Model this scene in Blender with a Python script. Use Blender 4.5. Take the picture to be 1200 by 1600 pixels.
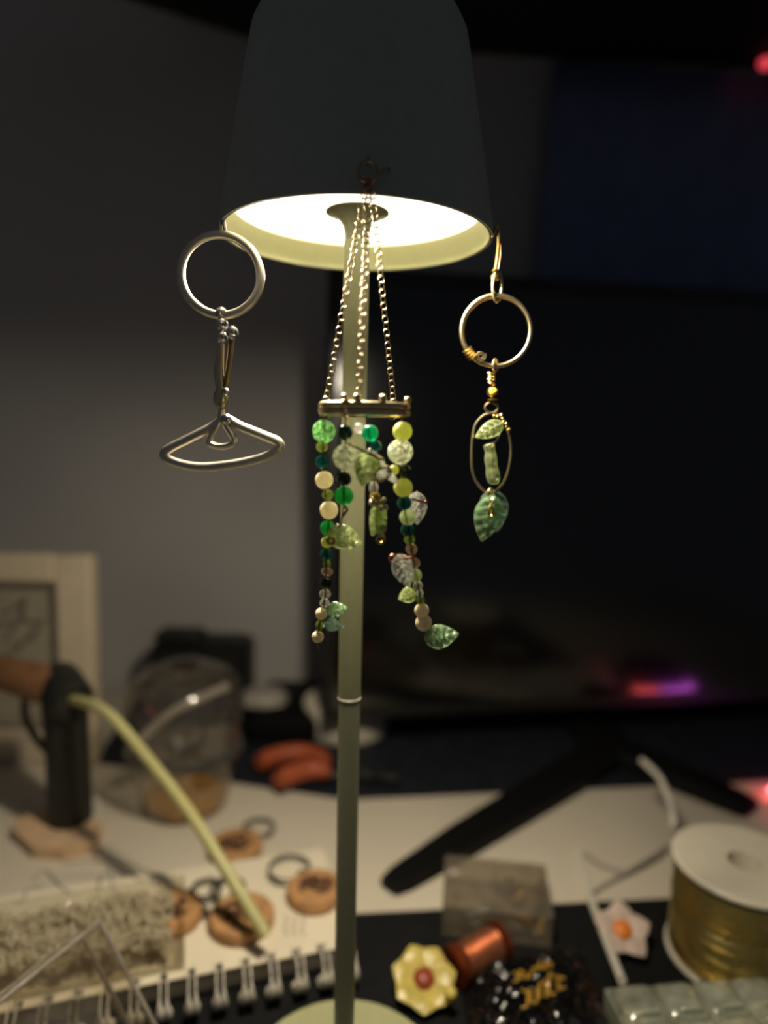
import bpy, math, random
from mathutils import Vector, Matrix
random.seed(7)
R = math.radians
for o in list(bpy.data.objects):
    bpy.data.objects.remove(o)
SC = bpy.context.scene
COL = SC.collection

# ------------------------------------------------------------------ camera
CAM_H, PITCH, ROLL, F = 0.320, R(6.78), R(1.26), 1067.0
cd = bpy.data.cameras.new('camera')
cam = bpy.data.objects.new('camera', cd)
COL.objects.link(cam)
cd.sensor_fit = 'VERTICAL'; cd.sensor_height = 36.0; cd.sensor_width = 27.0
cd.lens = 36.0 * F / 1600.0
cd.clip_start = 0.01; cd.clip_end = 20
CROT = Matrix.Rotation(R(90) - PITCH, 3, 'X') @ Matrix.Rotation(ROLL, 3, 'Z')
CPOS = Vector((0, 0, CAM_H))
cam.matrix_world = Matrix.Translation(CPOS) @ CROT.to_4x4()
cd.dof.use_dof = True
cd.dof.focus_distance = 0.250
APERTURE = 0.0075
cd.dof.aperture_fstop = (cd.lens / 1000.0) / APERTURE
SC.camera = cam

# ------------------------------------------------------------------ world + exposure
w = bpy.data.worlds.new('night_room'); SC.world = w
w.use_nodes = True
bg = w.node_tree.nodes['Background']
bg.inputs[0].default_value = (0.80, 0.86, 1.0, 1)
bg.inputs[1].default_value = 0.042
SC.view_settings.view_transform = 'Standard'
SC.view_settings.look = 'None'
SC.view_settings.gamma = 1
SC.view_settings.use_curve_mapping = False
SC.view_settings.exposure = 0.0
LAMP_RADIANCE = 2.3           # the visible diffuser
LED_WATTS = 1.0             # each of the twelve light points round it
LAMP_COLOUR = (1.0, 0.88, 0.67)
try:
    SC.cycles.use_denoising = True
    SC.cycles.sample_clamp_indirect = 6.0
    SC.cycles.transparent_max_bounces = 24
    SC.cycles.max_bounces = 14
    SC.cycles.caustics_reflective = False
except Exception:
    pass

# ------------------------------------------------------------------ helpers
def ray(px, py):
    d = Vector(((px - 600) / F, -(py - 800) / F, -1.0))
    return CROT @ d
def at(px, py, Y):
    "world point seen at that pixel at distance Y from the camera along the floor"
    d = ray(px, py)
    return CPOS + d * (Y / d.y)
def on(px, py, z=0.0):
    d = ray(px, py)
    return CPOS + d * ((z - CAM_H) / d.z)
def onplane(px, py, p0, n):
    d = ray(px, py)
    return CPOS + d * ((p0 - CPOS).dot(n) / d.dot(n))
def depth(p):
    return (CROT.transposed() @ (p - CPOS)).z * -1
def pxlen(n, p):
    return n * depth(p) / F

def lin(c):
    return tuple(((v / 255) / 12.92 if v / 255 <= .04045 else ((v / 255 + .055) / 1.055) ** 2.4) for v in c)

MATS = {}
def principled(name, rgb, rough=.5, metal=0.0, vary=0.12, vscale=60, bump=0.0, bscale=400, spec=.5, coat=0.0,
               trans=0.0, ior=1.45, translucent=0.0, aniso=None):
    "colour with noise variation, optional fine bump; rgb is 0..255 sRGB"
    m = bpy.data.materials.new(name); m.use_nodes = True
    nt = m.node_tree; N = nt.nodes; L = nt.links
    b = N['Principled BSDF']; out = N['Material Output']
    c = lin(rgb)
    tc = N.new('ShaderNodeTexCoord')
    no = N.new('ShaderNodeTexNoise'); no.inputs['Scale'].default_value = vscale; no.inputs['Detail'].default_value = 4
    L.new(tc.outputs['Object'], no.inputs['Vector'])
    rp = N.new('ShaderNodeValToRGB')
    rp.color_ramp.elements[0].position = .3; rp.color_ramp.elements[1].position = .7
    rp.color_ramp.elements[0].color = (*[v * (1 - vary) for v in c], 1)
    rp.color_ramp.elements[1].color = (*[min(1, v * (1 + vary)) for v in c], 1)
    L.new(no.outputs['Fac'], rp.inputs['Fac'])
    L.new(rp.outputs['Color'], b.inputs['Base Color'])
    b.inputs['Roughness'].default_value = rough
    b.inputs['Metallic'].default_value = metal
    b.inputs['Specular IOR Level'].default_value = spec
    b.inputs['Coat Weight'].default_value = coat
    b.inputs['Transmission Weight'].default_value = trans
    b.inputs['IOR'].default_value = ior
    if bump:
        n2 = N.new('ShaderNodeTexNoise'); n2.inputs['Scale'].default_value = bscale; n2.inputs['Detail'].default_value = 3
        L.new(tc.outputs['Object'], n2.inputs['Vector'])
        bp = N.new('ShaderNodeBump'); bp.inputs['Strength'].default_value = bump; bp.inputs['Distance'].default_value = .0006
        L.new(n2.outputs['Fac'], bp.inputs['Height']); L.new(bp.outputs['Normal'], b.inputs['Normal'])
    if translucent:
        t = N.new('ShaderNodeBsdfTranslucent'); L.new(rp.outputs['Color'], t.inputs['Color'])
        mx = N.new('ShaderNodeMixShader'); mx.inputs[0].default_value = translucent
        L.new(b.outputs[0], mx.inputs[1]); L.new(t.outputs[0], mx.inputs[2]); L.new(mx.outputs[0], out.inputs['Surface'])
    MATS[name] = m
    return m
def clear_sheet(name, tint, haze=.12, rough=.06, hz_rgb=(215, 205, 190), gl=1.0):
    "thin clear plastic: see-through with a Fresnel sheen and a little milky haze"
    m = bpy.data.materials.new(name); m.use_nodes = True
    nt = m.node_tree; N = nt.nodes; L = nt.links
    N.remove(N['Principled BSDF']); out = N['Material Output']
    tr = N.new('ShaderNodeBsdfTransparent'); tr.inputs[0].default_value = (*lin(tint), 1)
    df = N.new('ShaderNodeBsdfPrincipled'); df.inputs['Base Color'].default_value = (*lin(hz_rgb), 1); df.inputs['Roughness'].default_value = .4
    tl = N.new('ShaderNodeBsdfTranslucent'); tl.inputs[0].default_value = (*lin(hz_rgb), 1)
    md = N.new('ShaderNodeMixShader'); md.inputs[0].default_value = .5
    L.new(df.outputs[0], md.inputs[1]); L.new(tl.outputs[0], md.inputs[2])
    m1 = N.new('ShaderNodeMixShader')
    no = N.new('ShaderNodeTexNoise'); no.inputs['Scale'].default_value = 90
    tc = N.new('ShaderNodeTexCoord'); L.new(tc.outputs['Object'], no.inputs['Vector'])
    mr = N.new('ShaderNodeMapRange'); mr.inputs['From Min'].default_value = .3; mr.inputs['From Max'].default_value = .7
    mr.inputs['To Min'].default_value = haze * .6; mr.inputs['To Max'].default_value = haze * 1.4
    L.new(no.outputs['Fac'], mr.inputs['Value']); L.new(mr.outputs[0], m1.inputs[0])
    L.new(tr.outputs[0], m1.inputs[1]); L.new(md.outputs[0], m1.inputs[2])
    gs = N.new('ShaderNodeBsdfGlossy'); gs.inputs['Roughness'].default_value = rough
    lw = N.new('ShaderNodeLayerWeight'); lw.inputs['Blend'].default_value = .5
    pw = N.new('ShaderNodeMath'); pw.operation = 'POWER'; pw.inputs[1].default_value = 4.0
    L.new(lw.outputs['Facing'], pw.inputs[0])
    mu = N.new('ShaderNodeMath'); mu.operation = 'MULTIPLY_ADD'; mu.inputs[1].default_value = .5 * gl; mu.inputs[2].default_value = .05 * gl
    L.new(pw.outputs[0], mu.inputs[0])
    m2 = N.new('ShaderNodeMixShader'); L.new(mu.outputs[0], m2.inputs[0])
    L.new(m1.outputs[0], m2.inputs[1]); L.new(gs.outputs[0], m2.inputs[2])
    L.new(m2.outputs[0], out.inputs['Surface'])
    MATS[name] = m
    return m
def bead_glass(name, rgb, body=.45, rough=.08, crackle=0.0, cscale=500):
    "coloured glass: refraction mixed with light scattered inside the bead"
    m = bpy.data.materials.new(name); m.use_nodes = True
    nt = m.node_tree; N = nt.nodes; L = nt.links
    b = N['Principled BSDF']; out = N['Material Output']
    c = lin(rgb)
    b.inputs['Base Color'].default_value = (*c, 1); b.inputs['Roughness'].default_value = rough
    b.inputs['Transmission Weight'].default_value = 1.0; b.inputs['IOR'].default_value = 1.42
    p2 = N.new('ShaderNodeBsdfPrincipled'); p2.inputs['Roughness'].default_value = max(rough, .12)
    tl = N.new('ShaderNodeBsdfTranslucent')
    tc = N.new('ShaderNodeTexCoord')
    vo = N.new('ShaderNodeTexNoise'); vo.inputs['Scale'].default_value = cscale; vo.inputs['Detail'].default_value = 2
    L.new(tc.outputs['Object'], vo.inputs['Vector'])
    rp = N.new('ShaderNodeValToRGB')
    rp.color_ramp.elements[0].position = .35; rp.color_ramp.elements[1].position = .65
    k = .30 if crackle > .5 else .8  # crackled glass: wide tone range paints its sparkle into the colour
    rp.color_ramp.elements[0].color = (*[v * k for v in c], 1)
    rp.color_ramp.elements[1].color = (*[min(1, v * 1.1) for v in c], 1)
    L.new(vo.outputs['Fac'], rp.inputs['Fac'])
    L.new(rp.outputs[0], p2.inputs['Base Color']); L.new(rp.outputs[0], tl.inputs['Color'])
    md = N.new('ShaderNodeMixShader'); md.inputs[0].default_value = .6
    L.new(p2.outputs[0], md.inputs[1]); L.new(tl.outputs[0], md.inputs[2])
    mx = N.new('ShaderNodeMixShader'); mx.inputs[0].default_value = body
    L.new(b.outputs[0], mx.inputs[1]); L.new(md.outputs[0], mx.inputs[2]); L.new(mx.outputs[0], out.inputs['Surface'])
    if crackle:
        v2 = N.new('ShaderNodeTexVoronoi'); v2.inputs['Scale'].default_value = cscale * .9
        L.new(tc.outputs['Object'], v2.inputs['Vector'])
        bp = N.new('ShaderNodeBump'); bp.inputs['Strength'].default_value = crackle; bp.inputs['Distance'].default_value = .0012
        L.new(v2.outputs['Distance'], bp.inputs['Height'])
        L.new(bp.outputs[0], b.inputs['Normal']); L.new(bp.outputs[0], p2.inputs['Normal'])
    MATS[name] = m
    return m
def glow(name, rgb, strength):
    m = bpy.data.materials.new(name); m.use_nodes = True
    b = m.node_tree.nodes['Principled BSDF']
    b.inputs['Base Color'].default_value = (.6, .6, .6, 1)
    b.inputs['Emission Color'].default_value = (*rgb, 1); b.inputs['Emission Strength'].default_value = strength
    MATS[name] = m
    return m

# ---- mesh builder (world coordinates)
def frame(z, hint=Vector((0, 0, 1))):
    z = Vector(z).normalized()
    if abs(z.dot(hint)) > .98: hint = Vector((0, 1, 0))
    x = hint.cross(z).normalized(); y = z.cross(x)
    return Matrix((x, y, z)).transposed()
def smooth_path(pts, n=8, closed=False):
    P = [Vector(p) for p in pts]; out = []
    m = len(P)
    rng = range(m) if closed else range(m - 1)
    for i in rng:
        if closed: a, b, c, d = P[(i - 1) % m], P[i], P[(i + 1) % m], P[(i + 2) % m]
        else: a, b, c, d = P[max(i - 1, 0)], P[i], P[i + 1], P[min(i + 2, m - 1)]
        for k in range(n):
            t = k / n
            out.append(.5 * ((2 * b) + (c - a) * t + (2 * a - 5 * b + 4 * c - d) * t * t + (3 * b - a - 3 * c + d) * t ** 3))
    if not closed: out.append(P[-1])
    return out
class MB:
    def __init__(s): s.v = []; s.f = []
    def add(s, V, Fs):
        k = len(s.v); s.v += [Vector(p) for p in V]; s.f += [tuple(i + k for i in f) for f in Fs]; return s
    def lathe(s, prof, c=(0, 0, 0), M=None, seg=32, closed=False):
        "profile of (r, h) turned about the local z axis"
        M = M or Matrix.Identity(3); c = Vector(c); V = []; Fs = []; n = len(prof)
        for r, h in prof:
            for k in range(seg):
                a = 2 * math.pi * k / seg
                V.append(c + M @ Vector((r * math.cos(a), r * math.sin(a), h)))
        for i in range(n if closed else n - 1):
            j = (i + 1) % n
            for k in range(seg):
                q = (k + 1) % seg
                Fs.append((i * seg + k, i * seg + q, j * seg + q, j * seg + k))
        if not closed:
            if prof[0][0] > 1e-6: Fs.append(tuple(range(seg))[::-1])
            if prof[-1][0] > 1e-6: Fs.append(tuple((n - 1) * seg + k for k in range(seg)))
        return s.add(V, Fs)
    def torus(s, c, Rr, r, M=None, seg=40, ring=10, sx=1, sy=1):
        M = M or Matrix.Identity(3); c = Vector(c)
        p = [c + M @ Vector((Rr * sx * math.cos(2 * math.pi * k / seg), Rr * sy * math.sin(2 * math.pi * k / seg), 0)) for k in range(seg)]
        return s.tube(p, r, True, ring)
    def tube(s, path, r, closed=False, seg=8, rads=None):
        P = [Vector(p) for p in path]; n = len(P); V = []; Fs = []
        T = []
        for i in range(n):
            a = P[(i - 1) % n] if (closed or i > 0) else P[i]
            b = P[(i + 1) % n] if (closed or i < n - 1) else P[i]
            T.append((b - a).normalized())
        M = frame(T[0]); x = M.col[0].copy()
        for i in range(n):
            t = T[i]; x = (x - t * x.dot(t))
            x = x.normalized() if x.length > 1e-6 else frame(t).col[0].copy()
            y = t.cross(x); rr = rads[i] if rads else r
            for k in range(seg):
                a = 2 * math.pi * k / seg
                V.append(P[i] + x * (rr * math.cos(a)) + y * (rr * math.sin(a)))
        for i in range(n if closed else n - 1):
            j = (i + 1) % n
            for k in range(seg):
                q = (k + 1) % seg
                Fs.append((i * seg + k, i * seg + q, j * seg + q, j * seg + k))
        if not closed:
            Fs.append(tuple(range(seg))[::-1]); Fs.append(tuple((n - 1) * seg + k for k in range(seg)))
        return s.add(V, Fs)
    def ball(s, c, r, sc=(1, 1, 1), M=None, seg=18, rings=11, jit=0.0):
        pr = []
        M = M or Matrix.Identity(3); c = Vector(c); V = [c + M @ Vector((0, 0, -r * sc[2]))]; Fs = []
        for i in range(1, rings):
            t = math.pi * i / rings
            for k in range(seg):
                a = 2 * math.pi * k / seg; q = 1 + jit * (random.random() - .5)
                V.append(c + M @ Vector((r * q * sc[0] * math.sin(t) * math.cos(a), r * q * sc[1] * math.sin(t) * math.sin(a), -r * q * sc[2] * math.cos(t))))
        V.append(c + M @ Vector((0, 0, r * sc[2])))
        for k in range(seg): Fs.append((0, 1 + (k + 1) % seg, 1 + k))
        for i in range(rings - 2):
            for k in range(seg):
                q = (k + 1) % seg; a = 1 + i * seg
                Fs.append((a + k, a + q, a + seg + q, a + seg + k))
        e = len(V) - 1; a = 1 + (rings - 2) * seg
        for k in range(seg): Fs.append((a + k, a + (k + 1) % seg, e))
        return s.add(V, Fs)
    def box(s, c, size, M=None, bev=0.0):
        "box with chamfered edges"
        M = M or Matrix.Identity(3); c = Vector(c); hx, hy, hz = [v / 2 for v in size]
        b = min(bev, hx * .9, hy * .9, hz * .9)
        def ring(x, y, z):
            if b <= 0: return [(x, y, z), (-x, y, z), (-x, -y, z), (x, -y, z)]
            return [(x, y - b, z), (x - b, y, z), (-x + b, y, z), (-x, y - b, z), (-x, -y + b, z), (-x + b, -y, z), (x - b, -y, z), (x, -y + b, z)]
        rs = [ring(hx - b, hy - b, -hz), ring(hx, hy, -hz + b), ring(hx, hy, hz - b), ring(hx - b, hy - b, hz)] if b > 0 else [ring(hx, hy, -hz), ring(hx, hy, hz)]
        n = len(rs[0]); V = [c + M @ Vector(p) for r_ in rs for p in r_]; Fs = []
        for i in range(len(rs) - 1):
            for k in range(n):
                q = (k + 1) % n; Fs.append((i * n + k, i * n + q, (i + 1) * n + q, (i + 1) * n + k))
        Fs.append(tuple(range(n))[::-1]); Fs.append(tuple((len(rs) - 1) * n + k for k in range(n)))
        return s.add(V, Fs)
    def prism(s, poly, z0, z1):
        n = len(poly); V = [(p[0], p[1], z0) for p in poly] + [(p[0], p[1], z1) for p in poly]
        Fs = [tuple(range(n))[::-1], tuple(range(n, 2 * n))] + [(k, (k + 1) % n, n + (k + 1) % n, n + k) for k in range(n)]
        return s.add(V, Fs)
    def leaf(s, base, d, nrm, L, W, T=.0016, bend=0.0, ribs=5, nu=22, nv=10, rib=.25, dots=False):
        "leaf blank with midrib and slanted veins: base point, direction, face normal"
        d = Vector(d).normalized(); nrm = Vector(nrm); nrm = (nrm - d * nrm.dot(d)).normalized(); sd = nrm.cross(d)
        base = Vector(base); V = []; Fs = []
        for side in (1, -1):
            for i in range(nu + 1):
                u = i / nu
                wv = W / 2 * (math.sin(math.pi * min(1, u ** .75)) ** .8 if 0 < u < 1 else 0.03)
                for j in range(nv + 1):
                    v = -1 + 2 * j / nv
                    t = T * .5 * (1 - v * v) ** .5 * (math.sin(math.pi * min(max(u, .02), .98)) ** .4)
                    hgt = t + T * rib * (math.sin((u * ribs - abs(v) * .9) * 2 * math.pi)) * (1 - v * v) + T * .5 * max(0, 1 - abs(v) * 5) * (1 - u)
                    if dots: hgt += T * .5 * max(0, math.sin(u * 21) * math.sin(v * 9)) * (1 - v * v)
                    V.append(base + d * (u * L) + sd * (v * wv) + nrm * (side * hgt + bend * L * (u - .5) ** 2 * -1))
        K = (nu + 1) * (nv + 1)
        for sidx in (0, 1):
            for i in range(nu):
                for j in range(nv):
                    a = sidx * K + i * (nv + 1) + j; q = (a, a + 1, a + nv + 2, a + nv + 1)
                    Fs.append(q[::-1] if sidx == 0 else q)
        return s.add(V, Fs)
    def build(s, name, mat, parent=None, org=None, sm=True, label=None, kind=None):
        o0 = Vector((0, 0, 0))
        if parent is not None:
            p = parent
            while p is not None: o0 = o0 + p.location; p = p.parent
        elif org is not None: o0 = Vector(org)
        me = bpy.data.meshes.new(name)
        me.from_pydata([tuple(v - o0) for v in s.v], [], s.f); me.validate(); me.update()
        me.materials.append(MATS[mat] if isinstance(mat, str) else mat)
        if sm:
            me.polygons.foreach_set('use_smooth', [True] * len(me.polygons))
            try: me.set_sharp_from_angle(angle=R(38))
            except Exception: pass
        o = bpy.data.objects.new(name, me); COL.objects.link(o)
        if parent is not None: o.parent = parent
        else: o.location = o0
        if label: o['label'] = label
        if kind: o['kind'] = kind
        return o
def tag(o, label, cat, group=None, kind=None):
    o['label'] = label; o['category'] = cat
    if group: o['group'] = group
    if kind: o['kind'] = kind
    return o
def thing(name, loc, label, cat, group=None):
    o = bpy.data.objects.new(name, None); COL.objects.link(o); o.empty_display_size = .01
    o.location = loc
    return tag(o, label, cat, group)
def struct(o):
    o['kind'] = 'structure'; return o

# ------------------------------------------------------------------ materials
principled('wall_paint', (176, 172, 170), .85, vary=.04, vscale=6, bump=.15, bscale=180)
principled('curtain_cloth', (112, 120, 154), .9, vary=.1, vscale=40, bump=.3, bscale=900)
principled('shelf_black', (26, 25, 24), .7, vary=.2, vscale=30)
principled('desk_white', (214, 203, 184), .55, vary=.03, vscale=15, bump=.05, bscale=300)
principled('floor_wood', (92, 70, 52), .6, vary=.25, vscale=12)
principled('mat_black', (19, 19, 20), .75, vary=.2, vscale=90, bump=.2, bscale=1500, spec=.25)
principled('mat_navy', (29, 31, 39), .6, vary=.25, vscale=60, bump=.2, bscale=1200, spec=.3)
principled('sage', (178, 178, 134), .55, vary=.04, vscale=300, bump=.55, bscale=1800)
principled('sage_lining', (202, 200, 146), .55, vary=.03, vscale=300, bump=.2, bscale=1800)
principled('sage_smooth', (142, 142, 114), .34, vary=.04, vscale=300, bump=.06, bscale=1500)
principled('sage_shade', (162, 166, 158), .6, vary=.05, vscale=200, bump=.15, bscale=1800)
principled('gold', (218, 184, 104), .22, 1.0, vary=.1, vscale=300)
principled('gold_pale', (228, 210, 164), .25, 1.0, vary=.1, vscale=300)
principled('rose_gold', (170, 112, 88), .3, 1.0, vary=.12, vscale=300)
principled('antique', (160, 140, 104), .32, 1.0, vary=.15, vscale=400)
principled('pale_metal', (226, 218, 200), .38, .9, vary=.05, vscale=200)
principled('silver', (190, 188, 184), .25, 1.0, vary=.06, vscale=300)
principled('copper', (222, 168, 138), .42, 1.0, vary=.12, vscale=200)
principled('copper_dark', (150, 70, 46), .4, .8, vary=.12, vscale=200)
principled('wood', (182, 136, 90), .6, vary=.18, vscale=120, bump=.2, bscale=500)
principled('engraving', (84, 56, 38), .8, vary=.3, vscale=400)
principled('black_plastic', (24, 24, 23), .42, vary=.1, vscale=100)
principled('black_satin', (34, 34, 31), .5, vary=.12, vscale=100, bump=.1, bscale=900)
principled('foot_black', (12, 12, 12), .6, vary=.1, vscale=100, spec=.2)
principled('black_gloss', (8, 8, 9), .2, vary=.2, vscale=60, coat=.6)
principled('screen_glass', (4, 4, 5), .15, vary=.0, vscale=10, spec=1.0)
principled('brown_hot', (120, 84, 56), .5, vary=.2, vscale=120)
principled('pale_pad', (206, 172, 138), .6, vary=.1, vscale=90)
principled('glue', (214, 208, 150), .35, vary=.05, vscale=100, translucent=.35)
principled('frame_white', (206, 190, 164), .6, vary=.05, vscale=40)
principled('print_paper', (186, 178, 166), .6, vary=.06, vscale=40)
principled('pencil', (96, 92, 88), .8, vary=.2, vscale=400)
principled('ink_faint', (150, 142, 130), .8, vary=.2, vscale=400)
principled('paper', (226, 214, 190), .8, vary=.03, vscale=40, bump=.05, bscale=900)
principled('page_edge', (122, 112, 100), .8, vary=.15, vscale=900)
principled('wire_white', (222, 214, 200), .3, vary=.04, vscale=100)
principled('orange_grip', (164, 78, 46), .5, vary=.1, vscale=80)
principled('grey_pale', (160, 152, 144), .5, vary=.1, vscale=60)
principled('white_plastic', (222, 212, 192), .4, vary=.04, vscale=60)
principled('gold_wire', (206, 186, 116), .3, 1.0, vary=.15, vscale=500)
principled('petal_yellow', (226, 206, 112), .3, vary=.15, vscale=120, translucent=.3)
principled('petal_red', (146, 62, 38), .4, vary=.2, vscale=200)
principled('petal_blush', (228, 206, 192), .35, vary=.12, vscale=160, translucent=.3)
principled('petal_orange', (226, 128, 48), .4, vary=.2, vscale=200)
principled('frosted', (232, 236, 214), .4, vary=.06, vscale=80, translucent=.3)
principled('amber_drink', (176, 128, 60), .3, vary=.15, vscale=70)
principled('bag_black', (12, 11, 11), .16, vary=.3, vscale=60, coat=.4)
principled('bag_print', (184, 142, 54), .45, vary=.1, vscale=200)
principled('cream_bead', (244, 236, 204), .35, vary=.05, vscale=300, translucent=.45)
principled('lime_bead', (214, 218, 138), .3, vary=.08, vscale=300, translucent=.5)
principled('pearl', (236, 222, 190), .25, vary=.05, vscale=300, translucent=.25)
principled('yellow_cab', (240, 190, 52), .25, vary=.25, vscale=900)
bead_glass('crackle_clear', (238, 244, 212), .40, .1, 1.0, 650)
bead_glass('crackle_green', (176, 236, 160), .45, .1, 1.0, 650)
bead_glass('glass_clear', (246, 248, 236), .16, .12)
bead_glass('glass_olive', (150, 164, 84), .40, .12)
bead_glass('glass_teal', (30, 98, 88), .35, .12)
bead_glass('glass_green', (56, 172, 88), .6, .14)
bead_glass('glass_emerald', (34, 170, 118), .6, .14)
bead_glass('glass_dark', (30, 50, 38), .35, .12)
bead_glass('glass_brown', (176, 152, 132), .3, .12)
bead_glass('glass_pale', (206, 220, 168), .6, .2)
bead_glass('leaf_pale', (224, 238, 176), .20, .14, .25, 420)
bead_glass('leaf_green', (208, 242, 194), .20, .14, .25, 420)
bead_glass('leaf_mint', (196, 230, 208), .20, .14, .25, 420)
bead_glass('chip_clear', (248, 238, 216), .68, .14)
clear_sheet('clear_plastic', (250, 249, 245), .06)
clear_sheet('clear_box', (244, 241, 234), .20)
clear_sheet('clear_tray', (248, 245, 238), .10, gl=1.4)
clear_sheet('clear_edge', (236, 230, 220), .7, gl=2.0)
clear_sheet('clear_green', (248, 251, 242), .52, .13, (248, 250, 232), 3.0)
clear_sheet('cup_plastic', (252, 251, 248), .03, .04, gl=1.2)
glow('diffuser', LAMP_COLOUR, LAMP_RADIANCE)
glow('led_red', (1.0, .06, .09), .75)
glow('strip_red', (1.0, .10, .12), 14.0)
glow('strip_pink', (1.0, .10, .36), .55)
glow('strip_violet', (.75, .12, .85), 12.0)

# ------------------------------------------------------------------ the room
WA, WB = Vector((-.145, .835, 0)), Vector((.473, .905, 0))
wd = (WB - WA).normalized(); wn = Vector((wd.y, -wd.x, 0))          # along the wall, towards the room
WM = Matrix((wd, -wn, Vector((0, 0, 1)))).transposed()
wc = WA + wd * .2
FLOOR = -.73
m = MB(); m.box(wc - wn * .05 + Vector((0, 0, .5)), (3.6, .1, 2.46), WM)
struct(m.build('wall_back', 'wall_paint', org=wc, sm=False))
m = MB(); m.box((0.1, .0, FLOOR - .02), (3.6, 2.4, .04)); struct(m.build('floor', 'floor_wood', org=(0, 0, FLOOR), sm=False))
# desk
dc = WA + wd * .15 + wn * .42
desk = thing('desk', (dc.x, dc.y, FLOOR), 'pale desk that everything stands on, in front of the wall', 'desk')
m = MB(); m.box(Vector((dc.x, dc.y, -.0155)), (1.5, .82, .031), WM, .002); m.build('desk_top', 'desk_white', desk)
for sx in (-.68, .68):
    for sy in (-.36, .36):
        p = dc + wd * sx + wn * sy
        m = MB(); m.box((p.x, p.y, (FLOOR - .031) / 2), (.05, .05, -FLOOR - .031), WM, .003); m.build('leg', 'shelf_black', desk)
# overhead shelf: its underside is the dark edge along the top of the picture
sz = at(400, 62, WA.y - .002).z
cA = on(398, 62, sz); cB = on(1215, 111, sz); cL = on(195, -2, sz)
dl = (cL - cA).normalized(); drr = (cB - cA).normalized()
poly = [cA, cA + drr * .95, cA + drr * .95 + wn * .30, cA + dl * .36 + wn * .10, cA + dl * .36]
m = MB(); m.prism([(p.x, p.y) for p in poly], sz, sz + .035)
shelf = m.build('overhead_shelf', 'shelf_black', org=(cA.x, cA.y, sz), sm=False)
tag(shelf, 'black board of the shelf high on the wall above everything', 'shelf')
# curtain: one hanging cloth with soft folds
c0 = onplane(836, 300, WA + wn * .014, wn); m = MB(); nu, nv = 150, 12; V = []; Fs = []
for i in range(nu + 1):
    t = i / nu * .60
    fold = .005 * math.sin(t * 70) + .004 * math.sin(t * 31 + 1)
    for cx, wdt, dp in ((.004, .012, .012), (.228, .014, .011), (.43, .02, .012)):
        fold -= dp * math.exp(-((t - cx) / wdt) ** 2)
    for j in range(nv + 1):
        h = .02 + (sz - .025) * j / nv
        V.append(c0 * 1 + wd * (t + .028 * (j / nv - .5)) + wn * (.010 + fold * (.6 + .4 * (1 - j / nv))) + Vector((0, 0, h - c0.z)))
for i in range(nu):
    for j in range(nv):
        a = i * (nv + 1) + j; Fs.append((a, a + nv + 1, a + nv + 2, a + 1))
m.add(V, Fs); cu = m.build('curtain', 'curtain_cloth', org=(c0.x, c0.y, 0))
cu.modifiers.new('thick', 'SOLIDIFY').thickness = .0015
tag(cu, 'dull blue cloth curtain hanging behind the black monitor', 'curtain')
# red standby light under the shelf
p = on(1197, 98, sz - .006)
li = thing('standby_light', (p.x, p.y, sz), 'small red light dot under the shelf at top right', 'light')
m = MB(); m.lathe([(.007, 0), (.007, -.004), (.0055, -.005)], (p.x, p.y, sz)); m.build('socket', 'black_plastic', li)
m = MB(); m.ball((p.x, p.y, sz - .006), .008, (1, 1, .9)); m.build('red_lens', 'led_red', li, label='glowing red lens')

# ------------------------------------------------------------------ mats on the desk
fl, fr_ = on(150, 1195), on(1400, 1236)
fl = on(150, 1192); fm = on(540, 1250); fr_ = on(1190, 1222)
def wallback(p, g=.012):
    "point straight behind p, next to the wall"
    k = (WA + wn * g - p).dot(wn); return p + wn * k
fr2 = fm + (fr_ - fm) * 1.5
poly = [fl, fm, fr2, wallback(fr2, .05), wallback(fl, .05)]
m = MB(); m.prism([(p.x, p.y) for p in poly], 0.0002, .003)
tag(m.build('desk_pad', 'mat_navy', org=(fm.x, fm.y, 0), sm=False), 'dark navy desk pad under the monitor at the back of the desk', 'desk mat')
a, b = on(150, 1452), on(1060, 1407)
dm = (b - a).normalized(); nm = Vector((dm.y, -dm.x, 0))
poly = [a, b + dm * .15, b + dm * .15 + nm * .30, a + nm * .30]
m = MB(); m.prism([(p.x, p.y) for p in poly], 0.0002, .0022)
tag(m.build('cutting_mat', 'mat_black', org=(a.x, a.y, 0), sm=False), 'flat black mat at the front of the desk under the lamp base', 'desk mat')
ZM = .0022

# ------------------------------------------------------------------ lamp
LX, LY = -.0135, .2905
RIM = CAM_H + .0775
lamp = thing('table_lamp', (LX, LY, ZM), 'slim sage green table lamp with lit tapered shade', 'lamp')
C = Vector((LX, LY, 0))
m = MB(); m.lathe([(.0, ZM + .0001), (.0485, ZM + .0001), (.05, ZM + .0015), (.05, ZM + .0075), (.0485, ZM + .009), (.012, ZM + .0095), (.009, ZM + .011)], C, seg=72)
m.build('base', 'sage', lamp)
zs = at(545, 1090, LY).z
m = MB(); m.lathe([(.0047, ZM + .010), (.00485, zs - .0006), (.0046, zs - .0003)], C, seg=40); m.build('lower_pole', 'sage_smooth', lamp)
m = MB(); m.lathe([(.0046, zs - .0004), (.00515, zs - .0003), (.00515, zs + .0003), (.0049, zs + .0005)], C, seg=40); m.build('joint_ring', 'wire_white', lamp, label='thin pale joint ring')
zd = RIM + .0105                                         # diffuser height
zf = zd - .0115
m = MB(); m.lathe([(.0049, zs + .0004), (.0050, zs + .001), (.00525, zf - .001), (.00515, zf)], C, seg=40); m.build('upper_pole', 'sage', lamp)
m = MB(); m.lathe([(.0048, zf), (.0049, zf + .003), (.0056, zf + .006), (.0072, zf + .0085), (.0098, zf + .0103), (.0128, zd - .0003), (.0128, zd)], C, seg=48)
m.build('flared_neck', 'sage_smooth', lamp)
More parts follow.
